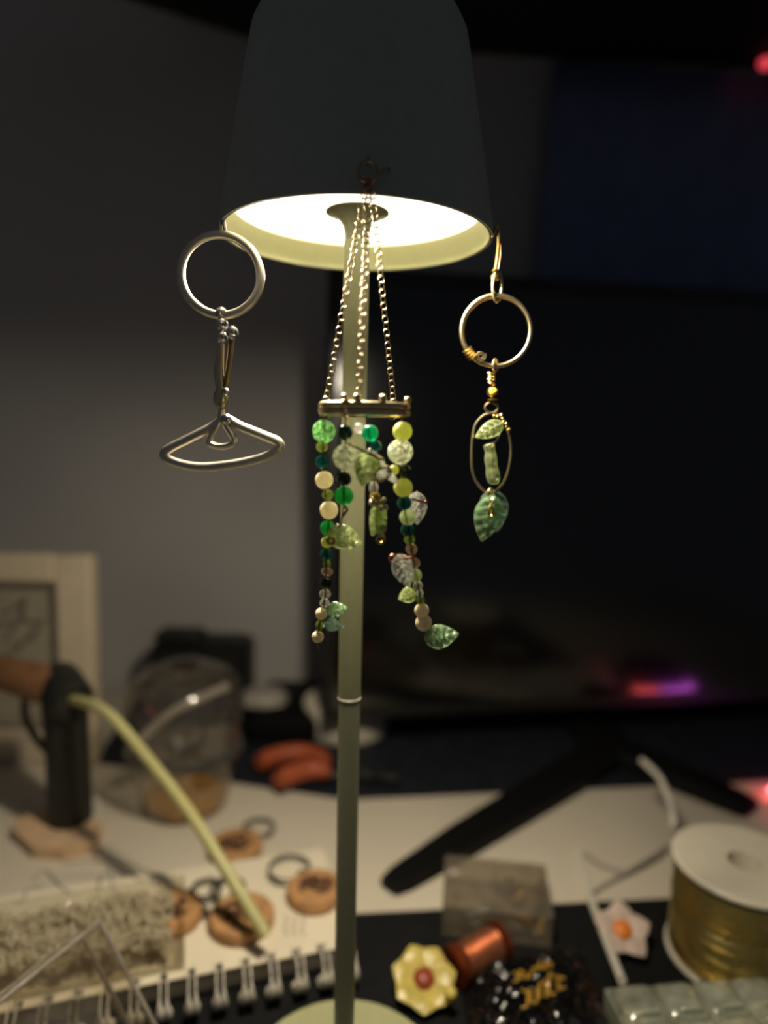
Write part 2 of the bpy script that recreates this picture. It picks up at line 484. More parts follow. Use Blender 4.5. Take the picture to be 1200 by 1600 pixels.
sh = [(.0550, RIM), (.0553, RIM + .002), (.0435, RIM + .070), (.0425, RIM + .075), (.0400, RIM + .080), (.036, RIM + .0835), (.030, RIM + .0855), (.0, RIM + .0865)]
inn = [(.0, RIM + .084), (.034, RIM + .081), (.0405, RIM + .074), (.0515, RIM + .0125), (.0522, RIM + .0085), (.0528, RIM + .007), (.0541, RIM)]
m = MB(); m.lathe(sh + inn, C, seg=96, closed=True); m.build('shade', 'sage_shade', lamp)
m = MB(); m.lathe([(.0539, RIM + .0001), (.0526, RIM + .007), (.0520, RIM + .0085), (.0513, RIM + .0125), (.0509, RIM + .0125), (.0516, RIM + .0085), (.0522, RIM + .0068), (.0535, RIM + .0001)], C, seg=96, closed=True)
m.build('shade_lining', 'sage_lining', lamp, label='pale sage inner edge of the shade')
m = MB(); m.lathe([(.0, zd), (.0505, zd), (.0507, zd + .001), (0, zd + .0012)], C, seg=72); m.build('diffuser', 'diffuser', lamp, label='glowing white diffuser disc')
for k in range(12):                                      # ring of light points under the diffuser, each aimed along the ring
    a = 2 * math.pi * k / 12
    ld_ = bpy.data.lights.new('lamp_light', 'SPOT'); ld_.energy = LED_WATTS; ld_.color = LAMP_COLOUR
    ld_.spot_size = R(106); ld_.spot_blend = .55; ld_.shadow_soft_size = .005
    lo = bpy.data.objects.new('lamp_light', ld_); COL.objects.link(lo); lo.parent = lamp
    pos = Vector((.041 * math.cos(a), .041 * math.sin(a), RIM - .0052 - ZM))
    ta = Vector((-math.sin(a) * math.sin(R(45)), math.cos(a) * math.sin(R(45)), -math.cos(R(45))))
    lo.matrix_local = Matrix.Translation(pos) @ frame(-ta).to_4x4()

# ------------------------------------------------------------------ bead chime hanging from the front of the shade
YC = LY - .0585
hoop = at(570, 640, YC)
RH = pxlen(67, hoop)
chime = thing('bead_chime', (hoop.x, hoop.y, hoop.z - .07), 'green bead chime on three gold chains hanging from the shade front', 'hanging charm')
ht = at(575, 268, YC)
FR = Matrix(((1, 0, 0), (0, 0, -1), (0, 1, 0)))          # local xy plane upright, facing the camera
m = MB(); m.torus(ht, pxlen(15.5, ht), .00045, FR, 36, 8); m.build('top_ring', 'antique', chime)
m = MB(); m.tube(smooth_path([at(588, 272, YC), at(598, 268, YC + .001), at(606, 262, YC + .002), ht + Vector((.0068, .0052, .0025))], 6), .0004)
m.tube(smooth_path([ht + Vector((0, 0, .0035)), ht + Vector((0, .002, .0048)), ht + Vector((0, .0045, .004))], 5), .0005)
m.build('hook_wire', 'antique', chime)
m = MB()
for k in range(2): m.torus(at(574, 285 + k * 9, YC), pxlen(6, ht), .00035, FR @ Matrix.Rotation(R(50 * k - 20), 3, 'Y'), 20, 6)
m.build('jump_ring', 'rose_gold', chime)
top = at(576, 299, YC)
link_me = None
def link_mesh(r=.00098, t=.00017, sy=1.35):
    mb = MB(); mb.torus((0, 0, 0), r, t, None, 18, 6, 1.0, sy)
    me = bpy.data.meshes.new('chain_link'); me.from_pydata([tuple(v) for v in mb.v], [], mb.f); me.materials.append(MATS['antique'])
    me.polygons.foreach_set('use_smooth', [True] * len(me.polygons)); return me
link_me = link_mesh()
def chain(p, q, root, pitch=.00215, tw=38):
    d = q - p; n = max(2, int(d.length / pitch)); z = d.normalized()
    x = Vector((1, 0, 0)); x = (x - z * x.dot(z)).normalized(); y = z.cross(x)
    base = Matrix((x, z, x.cross(z))).transposed()
    for k in range(n):
        o = bpy.data.objects.new('chain_link', link_me); COL.objects.link(o); o.parent = root
        M = base @ Matrix.Rotation(R(tw if k % 2 else -tw * .4), 3, 'Y')
        o.matrix_local = Matrix.Translation(p + d * ((k + .5) / n) - root.location) @ M.to_4x4()
anch = []
for ang in (158, 264, 48):
    q = hoop + Vector((RH * math.cos(R(ang)), RH * math.sin(R(ang)), .0030)); anch.append(q)
for k, q in enumerate(anch):
    chain(top + Vector(((k - 1) * .0012, 0, 0)), q + Vector((0, 0, .001)), chime)
for dz, r in ((.0011, .00125), (-.0012, .00125)):
    m = MB(); m.torus(hoop + Vector((0, 0, dz)), RH, r, None, 64, 12); m.build('hoop_ring', 'gold_pale', chime)
for px, py, ang in ((505, 618, 160), (545, 626, 245), (563, 625, 262), (597, 624, 295), (617, 620, 48), (636, 631, -8)):
    q = hoop + Vector((RH * math.cos(R(ang)), RH * math.sin(R(ang)), .0033))
    m = MB(); m.ball(q, .0013, seg=14, rings=8); m.build('gold_bead', 'gold_pale', chime)
for ang in (160, 247, 48):                               # wire wraps round the hoop
    q = hoop + Vector((RH * math.cos(R(ang)), RH * math.sin(R(ang)), 0))
    Mw = frame(Vector((-math.sin(R(ang)), math.cos(R(ang)), 0)))
    m = MB(); m.torus(q, .0030, .0003, Mw, 20, 6); m.build('wire_wrap', 'antique', chime)
def bead(px, py, rp, mat, Y, sq=1.0, facet=False, hole=True):
    c = at(px, py, Y); r = pxlen(rp, c)
    m = MB()
    if facet: m.ball(c, r, (1, 1, sq), frame(Vector((.1, .05, 1))), 8, 5, .06)
    else: m.ball(c, r, (1, 1, sq), None, 20, 12)
    return m.build('bead', mat, chime, sm=not facet)
def strand_wire(pts, Y):
    m = MB(); m.tube(smooth_path([at(x, y, Y) for x, y in pts], 6), .0003, seg=6); m.build('strand_wire', 'antique', chime)
def leaf(px, py, tx, ty, wpx, mat, Y, nrm=(0, -1, 0), root=None, T=.0022, bend=0., dy=0.0, dots=False, name='leaf_bead'):
    b = at(px, py, Y); t = at(tx, ty, Y + dy); m = MB()
    m.leaf(b, t - b, nrm, (t - b).length, pxlen(wpx, b), T, bend, dots=dots)
    return m.build(name, mat, root or chime)
YL_, Y1, Y2, YR_ = YC - .004, YC - .0125, YC - .0135, YC - .008
for (x, y, r, mt, *o) in [(506, 674, 18.5, 'crackle_green'), (503, 698, 10, 'glass_olive', .9, True), (503, 722, 11, 'glass_teal', 1, True), (506.5, 750, 14.2, 'cream_bead'),
        (512, 773, 9.5, 'glass_olive', .9, True), (514, 797, 14.5, 'cream_bead'), (512, 825, 12, 'glass_green'), (511, 847, 9.5, 'lime_bead'), (510, 866, 10.5, 'glass_teal', 1, True),
        (511, 881, 6.5, 'glass_olive'), (511, 893, 9.5, 'glass_brown', .8, True), (509, 911, 10, 'glass_dark', .9, True), (508, 928, 9.5, 'glass_clear', .8), (507, 942, 8, 'glass_clear', 1, True),
        (502, 959, 9.5, 'pearl'), (499, 978, 6.5, 'glass_olive', 1.4), (496.5, 995, 9.5, 'pearl')]:
    bead(x, y, r, mt, YL_, *o)
strand_wire([(505, 650), (504, 710), (508, 760), (513, 810), (510, 860), (508, 930), (501, 965), (496, 1000), (498, 1013)], YL_)
for (x, y, r, mt, *o) in [(539, 676, 12.5, 'glass_dark'), (540, 714, 20.5, 'crackle_clear'), (537, 748, 12.5, 'glass_dark', .95, True), (537.5, 775, 15, 'glass_green')]:
    bead(x, y, r, mt, Y1, *o)
strand_wire([(540, 645), (540, 700), (537, 760), (537, 792), (531, 824)], Y1)
m = MB(); m.tube([at(538, 790, Y1), at(543, 796, Y1), at(536, 806, Y1)], .0005, seg=6); m.build('pin_end', 'rose_gold', chime)
for (x, y, r, mt, *o) in [(561, 669, 8, 'glass_clear'), (578, 677, 13.2, 'glass_emerald'), (587, 697, 9.5, 'glass_teal', 1, True), (581, 707, 8, 'glass_clear'), (586, 727, 9, 'leaf_pale'),
        (584, 762, 7.5, 'glass_clear', 1.4), (586, 776, 8, 'yellow_cab'), (598, 825, 6.5, 'pearl')]:
    bead(x, y, r, mt, Y2, *o)
strand_wire([(572, 650), (579, 690), (582, 730), (586, 775), (590, 835)], Y2)
leaf(580, 706, 566, 760, 42, 'leaf_pale', Y2 - .002, (.25, -1, .1))
leaf(570, 712, 604, 748, 36, 'glass_clear', Y2, (-.2, -1, .2))
leaf(606, 740, 622, 756, 12, 'glass_clear', Y2)
m = MB(); m.tube([at(543, 692, Y2 - .004), at(568, 705, Y2 - .004), at(600, 719, Y2 - .003)], .00042, seg=8); m.build('head_pin', 'gold', chime)
q = at(598, 740, Y2 - .003); m = MB(); m.torus(q, pxlen(11.5, q), .0005, FR @ Matrix.Rotation(R(30), 3, 'Z'), 28, 8, 1.15, .8); m.build('wire_loop', 'gold_pale', chime)
for (x, y, r) in ((580, 786, 4.5), (588, 788, 4.5), (596, 785, 5), (602, 793, 5), (594, 795, 4.5), (600, 781, 4), (583, 781, 4)):
    c = at(x, y, Y2 - .0015); m = MB(); m.ball(c, pxlen(r, c), seg=12, rings=7); m.build('gold_bead', 'gold_pale', chime)
for k, (x0, x1) in enumerate(((586, 583), (592, 590), (598, 596))):   # fluted crystal drop
    leaf(x0, 790, x1, 838, 15, 'leaf_pale', Y2, ((k - 1) * .5, -1, 0), T=.003, name='crystal_drop')
q = at(595, 843, Y2); m = MB(); m.torus(q, pxlen(5.5, q), .0005, FR, 20, 8); m.build('wire_loop', 'gold', chime)
for (x, y, r, mt, *o) in [(629, 674, 15.2, 'lime_bead'), (625.5, 706, 20, 'crackle_clear'), (616, 734, 8, 'lime_bead'), (632, 735, 10.5, 'glass_dark', 1, True), (630, 762, 15, 'lime_bead'),
        (632, 786, 11.5, 'glass_teal'), (637, 808, 13, 'glass_pale'), (637, 828, 11, 'glass_teal'), (640, 843, 9.5, 'glass_olive', .9, True), (643, 858, 9.5, 'glass_brown', 1, True),
        (648, 880, 9.5, 'glass_brown', .9, True), (649, 899, 10.5, 'glass_pale'), (653, 915, 8, 'glass_clear'), (656, 927, 6.5, 'glass_clear', 1, True), (657, 938, 7, 'glass_olive'),
        (659, 954, 11.5, 'pearl'), (662, 973, 13, 'pearl')]:
    bead(x, y, r, mt, YR_, *o)
strand_wire([(628, 650), (628, 760), (637, 820), (648, 890), (656, 930), (662, 975), (676, 992)], YR_)
leaf(651, 768, 652, 820, 33, 'glass_clear', YR_ + .003, (-.3, -1, 0))
leaf(622, 866, 640, 918, 36, 'glass_clear', YR_ - .003, (.3, -1, 0))
leaf(650, 925, 622, 936, 26, 'leaf_pale', YR_ - .001)
leaf(663, 998, 717, 990, 38, 'leaf_green', YR_ - .002, (.1, -1, .35))
m = MB(); m.tube([at(644, 780, YR_ - .002), at(665, 785, YR_ + .002)], .0004); m.ball(at(665, 785, YR_ + .002), .0007, seg=10, rings=6); m.build('head_pin', 'rose_gold', chime)
q = at(614, 873, YR_ - .002); m = MB(); m.torus(q, pxlen(5.5, q), .0005, FR, 20, 8); m.tube([at(619, 873, YR_ - .002), at(650, 870, YR_ - .003)], .0004); m.build('wire_loop', 'rose_gold', chime)
leaf(512, 830, 566, 850, 40, 'leaf_pale', YL_ - .005, (.1, -1, .2), dots=True)
q = at(517, 845, YL_ - .007); m = MB(); m.torus(q, pxlen(5, q), .0006, FR, 20, 8); m.build('wire_loop', 'gold', chime)
leaf(509, 955, 543, 949, 25, 'leaf_green', YL_ - .003, (0, -1, .3))
leaf(505, 974, 537, 979, 23, 'leaf_mint', YL_ - .003, (0, -1, -.2))

# ------------------------------------------------------------------ leaf charm on the right of the shade
YR = .2790
tp = at(777, 352, YR)
charm = thing('leaf_charm', (tp.x, tp.y, at(770, 850, YR).z), 'gold ring charm with glass leaf drops hanging at the right of the shade', 'hanging charm')
rimR = Vector((LX + .0555, YR, RIM))
m = MB(); m.tube(smooth_path([at(770, 372, YR), at(775, 357, YR), at(779, 356, YR), at(779, 385, YR), at(773, 430, YR)], 6), .0007, rads=None)
m.build('clasp_hook', 'gold', charm)
m = MB(); m.tube(smooth_path([at(782, 382, YR), at(782, 400, YR), at(778, 425, YR)], 5), .0005); m.build('clasp_gate', 'rose_gold', charm)
c = at(774, 430, YR); m = MB(); m.lathe([(.0008, .0025), (.0016, .0015), (.0011, .0005), (.0019, -.0005), (.0019, -.0016), (.0010, -.0024)], c, seg=18); m.build('swivel', 'gold', charm)
c = at(777, 448, YR); m = MB(); m.torus(c, pxlen(13, c), .00065, FR @ Matrix.Rotation(R(35), 3, 'Y'), 28, 8, .75, 1.75); m.build('clasp_loop', 'gold_pale', charm)
c = at(775, 517, YR); m = MB(); m.torus(c, pxlen(54, c), .00095, FR, 72, 12); m.build('ring', 'gold_pale', charm)
m = MB(); m.torus(c + Vector((.0004, .0016, 0)), pxlen(53, c), .0008, FR, 72, 10); m.build('inner_ring', 'gold', charm)
for k in range(4):
    a = R(214 + 5 * k); q = c + Vector((math.cos(a), 0, math.sin(a))) * pxlen(53, c)
    m = MB(); m.torus(q, .0018, .0004, frame(Vector((-math.sin(a), .2, math.cos(a)))), 18, 6); m.build('wire_wrap', 'gold', charm)
q = at(751, 556, YR - .001)
sp = [q + Vector((math.cos(t) * .00045 * (1 + t * .28), -.0004, math.sin(t) * .00045 * (1 + t * .28))) for t in [k * .45 for k in range(30)]]
m = MB(); m.tube(sp, .0003, seg=6); m.build('wire_spiral', 'gold_pale', charm)
q = at(774, 571, YR); m = MB(); m.torus(q, pxlen(7, q), .0006, FR @ Matrix.Rotation(R(50), 3, 'Y'), 22, 8, .8, 1.3); m.build('hanging_loop', 'gold_pale', charm)
for k in range(4):
    q = at(767.5 + (k % 2), 584 + 5 * k, YR); m = MB(); m.torus(q, pxlen(6, q), .0005, frame(Vector((.35, -.25, 1))), 18, 6); m.build('wire_coil', 'gold', charm)
q = at(770, 612, YR); m = MB(); m.lathe([(.0, .0012), (.0018, .0012), (.0023, .0004), (.0023, -.0010), (.0, -.0010)], q, FR, 26); m.build('cabochon_rim', 'gold_pale', charm)
m = MB(); m.ball(q + Vector((0, -.0010, 0)), .0017, (1, 1, .6), FR); m.build('yellow_stone', 'yellow_cab', charm, label='amber yellow stone')
q = at(770, 625, YR); m = MB(); m.lathe([(.0008, .0006), (.0022, .0003), (.0022, -.0002), (.0008, -.0006)], q, seg=18); m.build('cap', 'gold', charm)
q = at(768, 637, YR); m = MB(); m.torus(q, pxlen(9.5, q), .0006, FR, 26, 8, 1.05, .85); m.build('eye_loop', 'antique', charm)
ov = [(765, 646), (752, 652), (741, 668), (737, 700), (738, 735), (747, 757), (764, 771), (774, 768), (788, 752), (796, 725), (798, 700), (795, 678), (790, 660), (780, 648)]
m = MB(); m.tube(smooth_path([at(x, y, YR) for x, y in ov], 6, True), .0006, True, 8); m.build('oval_frame', 'gold_pale', charm)
for k, (x, y) in enumerate(((772, 650), (777, 651), (782, 649), (785, 654), (787, 659), (791, 662), (791, 668), (794, 673), (796, 671), (784, 648))):
    q = at(x, y, YR - .0008); m = MB(); m.ball(q, pxlen(2.6, q), seg=10, rings=6); m.build('seed_bead', 'gold', charm)
leaf(787, 660, 742, 684, 27, 'leaf_pale', YR - .001, (.1, -1, .2), charm)
m = MB(); m.tube(smooth_path([at(784, 668, YR), at(778, 685, YR), at(771, 694, YR), at(766, 700, YR)], 5), .0004); m.build('twisted_wire', 'gold_pale', charm)
V = []; m = MB()
pth = [at(x, y, YR - .0005) for x, y in ((763, 693), (766, 705), (767, 720), (769, 735), (771, 748), (771, 757))]
m.tube(smooth_path(pth, 5), .002, seg=8, rads=[pxlen(r, pth[0]) for r in [7, 8.5, 9, 9, 8.6, 8.2, 8.4, 9, 9.6, 10, 10, 9.8, 9.4, 9.2, 9.6, 10.2, 10.8, 11, 11, 10.8, 10.6, 10, 9.4, 8.4, 7, 4]])
m.build('crystal_chip', 'leaf_pale', charm)
leaf(768, 764, 776, 832, 46, 'leaf_mint', YR + .002, (-.35, -1, 0), charm)
leaf(772, 774, 752, 846, 48, 'leaf_green', YR - .002, (.15, -1, 0), charm)
q = at(766, 772, YR); m = MB(); m.torus(q, pxlen(8, q), .0005, FR @ Matrix.Rotation(R(55), 3, 'Y'), 20, 8, .8, 1.2)
m.tube(smooth_path([at(766, 790, YR - .004), at(770, 795, YR - .0045), at(770, 804, YR - .0045), at(765, 806, YR - .0045), at(764, 800, YR - .0045), at(767, 790, YR - .004), at(768, 778, YR)], 5), .0006)
m.build('leaf_loop', 'gold', charm)

# ------------------------------------------------------------------ blurred ring charm on the left of the shade
YL = .2700
tp = at(346, 350, YL)
rc = thing('ring_charm', (tp.x, tp.y, at(345, 735, YL).z), 'pale metal ring with clasp and hanger-shaped wire at the left of the shade', 'hanging charm')
m = MB(); m.tube(smooth_path([at(352, 362, YL), at(349, 346, YL), at(344, 344, YL), at(344, 358, YL), at(346, 368, YL)], 6), .0008); m.build('hook', 'silver', rc)
c = at(345, 430, YL); m = MB(); m.torus(c, pxlen(61, c), .0017, FR @ Matrix.Rotation(R(6), 3, 'Y'), 72, 12); m.build('ring', 'pale_metal', rc)
for (x, y, r) in ((346, 490, 8), (347, 507, 9), (347, 528, 8.5), (363, 520, 9)):
    q = at(x, y, YL - .0008); m = MB(); m.torus(q, pxlen(r * .7, q), .0011, FR @ Matrix.Rotation(R(40), 3, 'Y'), 20, 8); m.build('connector_link', 'silver', rc)
m = MB(); m.tube([at(346, 528, YL), at(342, 580, YL), at(347, 640, YL)], .0014, seg=10, rads=[.0012, .0020, .0016]); m.build('clasp_body', 'gold_pale', rc)
m = MB(); m.tube([at(363, 524, YL), at(357, 575, YL), at(350, 618, YL)], .0011, seg=10); m.build('clasp_gate', 'antique', rc)
q = at(345, 622, YL); m = MB(); m.lathe([(.0008, .004), (.0026, .002), (.0030, -.001), (.0014, -.004)], q, seg=18); m.build('swivel', 'gold_pale', rc)
q = at(352, 612, YL - .002); m = MB(); m.ball(q, .0016); m.build('rivet', 'silver', rc)
hg = [(352, 655), (330, 668), (290, 688), (260, 704), (262, 718), (300, 729), (345, 728), (400, 718), (432, 705), (436, 692), (410, 680), (375, 666)]
m = MB(); m.tube(smooth_path([at(x, y, YL) for x, y in hg], 6, True), .0019, True, 10); m.build('hanger_wire', 'pale_metal', rc)
m = MB(); m.tube(smooth_path([at(347, 640, YL), at(342, 662, YL - .001), at(326, 690, YL - .001), at(345, 698, YL - .001), at(366, 690, YL - .001), at(352, 664, YL - .001)], 6), .0013, seg=8); m.build('inner_loop', 'pale_metal', rc)
q = at(354, 655, YL - .002); m = MB(); m.ball(q, .0021); m.build('rivet', 'silver', rc)

# ------------------------------------------------------------------ monitor with V-shaped feet
bl = at(506, 1130, .63)
mon = thing('monitor', (on(950, 1180).x, on(950, 1180).y, .003), 'large switched-off black monitor on V-shaped feet', 'monitor')
mwd = Vector((math.cos(R(9.5)), math.sin(R(9.5)), 0)); mn = Vector((mwd.y, -mwd.x, 0)); mup = Vector((0, 0, 1))
MT = Matrix((mwd, -mn, mup)).transposed()
tl_ = onplane(790, 430, bl, mn)
MH = (tl_ - bl).dot(mup); MW = .66
mc = bl + mwd * (MW / 2) + mup * (MH / 2) - mn * .012
m = MB(); m.box(mc, (MW, .022, MH), MT, .003); m.build('case', 'black_plastic', mon)
m = MB(); m.box(mc + mn * .0113, (MW - .016, .0012, MH - .03), MT, .0004); m.build('screen', 'screen_glass', mon, label='black switched-off screen')
jn = on(955, 1178, .003); pl = on(606, 1390, .0025); pr = on(1176, 1268, .003)
def foot(a, b, w0, w1, h):
    d = (b - a).normalized(); s = Vector((-d.y, d.x, 0)); L = (b - a).length; m = MB()
    V = []
    for t, wv, hh in ((0, w0, h), (.75, (w0 + 2 * w1) / 3, h * .75), (.96, w1, h * .5), (1, w1 * .7, h * .4)):
        p = a + d * (L * t)
        for sx, z in ((1, .0006), (1, hh * .7), (.8, hh), (-.8, hh), (-1, hh * .7), (-1, .0006)):
            V.append(Vector((p.x, p.y, .003)) + s * (wv / 2 * sx) + Vector((0, 0, z)))
    Fs = []
    for i in range(3):
        for k in range(6): Fs.append((i * 6 + k, i * 6 + (k + 1) % 6, (i + 1) * 6 + (k + 1) % 6, (i + 1) * 6 + k))
    Fs += [tuple(range(6))[::-1], tuple(18 + k for k in range(6))]
    m.add(V, Fs); return m
foot(jn, pl, .044, .022, .014).build('stand_foot', 'foot_black', mon)
foot(jn, pr, .042, .034, .014).build('stand_foot', 'foot_black', mon)
nb = Vector((jn.x, jn.y, .0)) ; nt_ = mc + mwd * ((nb - mc).dot(mwd)) - mn * .029
nk = nb - mn * .085
m = MB(); m.box((nb + nk) / 2 + Vector((0, 0, .0105)), (.05, .11, .012), MT, .003); m.build('stand_plate', 'foot_black', mon)
m = MB(); m.tube(smooth_path([nk + Vector((0, 0, .030)), nk + Vector((0, 0, .06)), nt_ - mup * (MH * .15), nt_ + mup * .02], 5), .015, seg=14); m.build('stand_neck', 'black_plastic', mon)

# ------------------------------------------------------------------ colour-lit mouse at the right edge
pc = Vector((.394, .553, 0))
ms = thing('mouse', (pc.x, pc.y, 0), 'dark computer mouse with glowing pink and violet strips at the right edge', 'mouse')
def mouse_shell(c, a, b, h, rot):
    m = MB(); V = []; Fs = []; nu, nv = 28, 10
    M = Matrix.Rotation(rot, 3, 'Z')
    for j in range(nv + 1):
        t = j / nv * math.pi / 2
        for i in range(nu):
            s_ = 2 * math.pi * i / nu
            rr = math.cos(t) ** .6
            V.append(c + M @ Vector((a * rr * math.copysign(abs(math.cos(s_)) ** .8, math.cos(s_)), b * rr * math.copysign(abs(math.sin(s_)) ** .8, math.sin(s_)), h * math.sin(t))))
    for j in range(nv):
        for i in range(nu):
            q = (i + 1) % nu; Fs.append((j * nu + i, j * nu + q, (j + 1) * nu + q, (j + 1) * nu + i))
    Fs.append(tuple(range(nu))[::-1]); m.add(V, Fs); return m
MA_, MB_, MRO = .050, .038, R(9)
mouse_shell(pc + Vector((0, 0, .0005)), MA_, MB_, .036, MRO).build('shell', 'black_plastic', ms)
Mr = Matrix.Rotation(MRO, 3, 'Z')
def arc(a0, a1, z, sc=1.01):
    return [pc + Mr @ Vector((MA_ * sc * math.copysign(abs(math.cos(R(t))) ** .8, math.cos(R(t))), MB_ * sc * math.copysign(abs(math.sin(R(t))) ** .8, math.sin(R(t))), z)) for t in [a0 + (a1 - a0) * k / 14 for k in range(15)]]
m = MB(); m.tube(arc(95, 132, .008), .0034, seg=8); m.build('light_strip', 'strip_red', ms, label='glowing red strip')
m = MB(); m.tube(arc(25, 92, .008), .0034, seg=8); m.build('light_strip', 'strip_violet', ms, label='glowing violet strip')
m = MB(); m.tube(arc(168, 196, .010), .0036, seg=8); m.build('light_strip', 'strip_pink', ms, label='dim pink strip')
m = MB(); m.tube(arc(240, 300, .010), .0036, seg=8); m.build('light_strip', 'strip_red', ms, label='glowing red strip')

# ------------------------------------------------------------------ glue gun with a drooping glue stick
g0 = on(105, 1296)
gun = thing('glue_gun', (g0.x, g0.y, 0), 'black glue gun standing on its pale base with a long drooping stick', 'tool')
gy = g0.y
pad = [on(x, y, .006) for x, y in ((20, 1302), (52, 1330), (100, 1333), (150, 1320), (160, 1292), (120, 1272), (60, 1275), (28, 1283))]
m = MB(); m.prism([(p.x, p.y) for p in pad], .0003, .009); m.build('base_pad', 'pale_pad', gun, sm=False, label='pale base')
htop = at(101, 1085, gy)
hb = at(111, 1292, gy); hb.z = .010
rH = pxlen(35, htop)
m = MB(); m.tube([hb, hb + (htop - hb) * .5, htop - Vector((0, 0, .01)), htop], rH, seg=24, rads=[rH * .96, rH * .92, rH * .96, rH * 1.0]); m.build('handle', 'black_satin', gun)
ax = Vector((.62, -.78, -.10)).normalized(); MA = frame(ax)
ctr = htop + Vector((0, 0, .004))
m = MB(); m.lathe([(.006, .0225), (.010, .0235), (.0150, .0225), (.0165, .019), (.0165, -.016), (.014, -.022), (0, -.023)], ctr, MA, 36); m.build('barrel', 'black_satin', gun)
m = MB(); m.torus(ctr + ax * .0235, .0125, .0018, MA, 32, 8); m.build('collar', 'black_plastic', gun)
nd = (at(5, 1052, gy + .01) - ctr).normalized(); MN = frame(nd)
m = MB(); m.lathe([(.0, .008), (.0135, .010), (.0150, .022), (.0140, .040), (.0125, .058), (.007, .068), (.0035, .080), (0, .082)], ctr, MN, 28); m.build('nozzle', 'brown_hot', gun, label='brown nozzle')
m = MB(); m.tube(smooth_path([ctr + nd * .035 - Vector((0, 0, .012)), ctr + nd * .036 - Vector((0, 0, .03)), ctr + nd * .028 - Vector((0, 0, .045)), htop + nd * .016 - Vector((0, 0, .052))], 6), .003, seg=8); m.build('trigger', 'black_plastic', gun)
end = on(416, 1462, .0290)
s0 = ctr + ax * .018
mid = [s0, at(165, 1112, s0.y - .030), at(235, 1190, s0.y - .055), at(300, 1275, (s0.y + end.y) / 2 - .02), at(355, 1362, end.y + .022), end]
sp_ = smooth_path(mid, 7)
m = MB(); m.tube(sp_, .0038, seg=14); m.build('glue_stick', 'glue', gun, label='pale cream glue stick')

# ------------------------------------------------------------------ standing frame with a drawing
yf = on(100, 1188).y
fr_r = at(150, 1000, yf); ftop = at(120, 866, yf).z
fx1 = fr_r.x; FW = .20; fx0 = fx1 - FW
frame_o = thing('picture_frame', ((fx0 + fx1) / 2, yf, 0), 'cream picture frame with a pencil drawing standing at the left', 'picture frame')
bw = .033
for (cx, cz, sx, sz_) in ((fx1 - bw / 2, ftop / 2, bw, ftop), (fx0 + bw / 2, ftop / 2, bw, ftop), ((fx0 + fx1) / 2, ftop - bw * .4, FW - 2 * bw, bw * .8), ((fx0 + fx1) / 2, bw / 2, FW - 2 * bw, bw)):
    m = MB(); m.box((cx, yf, cz + .0004), (sx - .0004, .018, sz_ - .0004), None, .002); m.build('frame_bar', 'frame_white', frame_o)
ix0, ix1, iz0, iz1 = fx0 + bw, fx1 - bw, bw, ftop - bw * .8
m = MB(); m.box(((ix0 + ix1) / 2, yf + .003, (iz0 + iz1) / 2), (ix1 - ix0, .002, iz1 - iz0)); pap = m.build('print', 'print_paper', frame_o)
m = MB()
for sx, sz_, sw, sh in ((.5, 1, 1, .03), (.5, 0, 1, .03), (0, .5, .03, 1), (1, .5, .03, 1)):
    m.box((ix0 + (ix1 - ix0) * sx, yf - .0035, iz0 + (iz1 - iz0) * sz_), ((ix1 - ix0) * sw if sw == 1 else .004, .006, (iz1 - iz0) * sh if sh == 1 else .004))
m.build('inner_rim', 'page_edge', frame_o)
m = MB()
def stroke(mb, pts, w=.0012, yy=None):
    mb.tube(smooth_path([at(x, y, yy) for x, y in pts], 6), w, seg=5)
yd = yf + .0015
for pts in (((5, 1000), (25, 975), (40, 940), (35, 960), (50, 975), (70, 968)), ((-10, 1030), (20, 1020), (50, 990), (68, 975)), ((0, 960), (22, 950), (40, 935)), ((20, 1010), (45, 1000), (58, 985)), ((-20, 985), (5, 975), (30, 970))):
    stroke(m, pts, .0014, yd)
m.build('pencil_drawing', 'pencil', pap)
m = MB(); m.box(((ix0 + ix1) / 2, yf - .002, (iz0 + iz1) / 2), (ix1 - ix0, .001, iz1 - iz0)); m.build('glass_pane', 'clear_plastic', frame_o)

# ------------------------------------------------------------------ clear cup with dome lid
cb = on(291, 1258)
cup = thing('plastic_cup', (cb.x, cb.y, 0), 'clear plastic drink cup with domed lid and amber leftovers', 'cup')
cb = Vector((cb.x, cb.y, .0006))
m = MB(); m.lathe([(.0, .0), (.031, .0), (.034, .002), (.041, .030), (.0455, .047), (.0470, .048), (.0470, .050), (.0445, .050), (.040, .030), (.0328, .0035), (.0, .002)], cb, seg=56); m.build('cup_wall', 'cup_plastic', cup)
m = MB(); m.lathe([(.0475, .0505), (.0490, .052), (.0475, .056), (.0440, .058), (.0440, .064), (.0490, .078), (.0490, .092), (.046, .105), (.038, .116), (.024, .122), (.012, .123), (.012, .1225), (.024, .1212), (.0375, .1150), (.0453, .104), (.0482, .092), (.0482, .078), (.0432, .064), (.0432, .058), (.0465, .0552)], cb, seg=56); m.build('dome_lid', 'cup_plastic', cup)
m = MB(); m.lathe([(.0, .0037), (.0322, .0037), (.0335, .010), (.0325, .0105), (.0, .0100)], cb, seg=40); m.build('drink', 'amber_drink', cup, label='amber drink left at the bottom')
m = MB(); m.tube(smooth_path([cb + Vector((-.034, -.012, .062)), cb + Vector((-.012, -.006, .082)), cb + Vector((.012, 0, .094)), cb + Vector((.036, .004, .104))], 6), .0036, seg=12); m.build('straw', 'grey_pale', cup)
for k, (dx, dz) in enumerate(((-.044, .065),)):
    pass

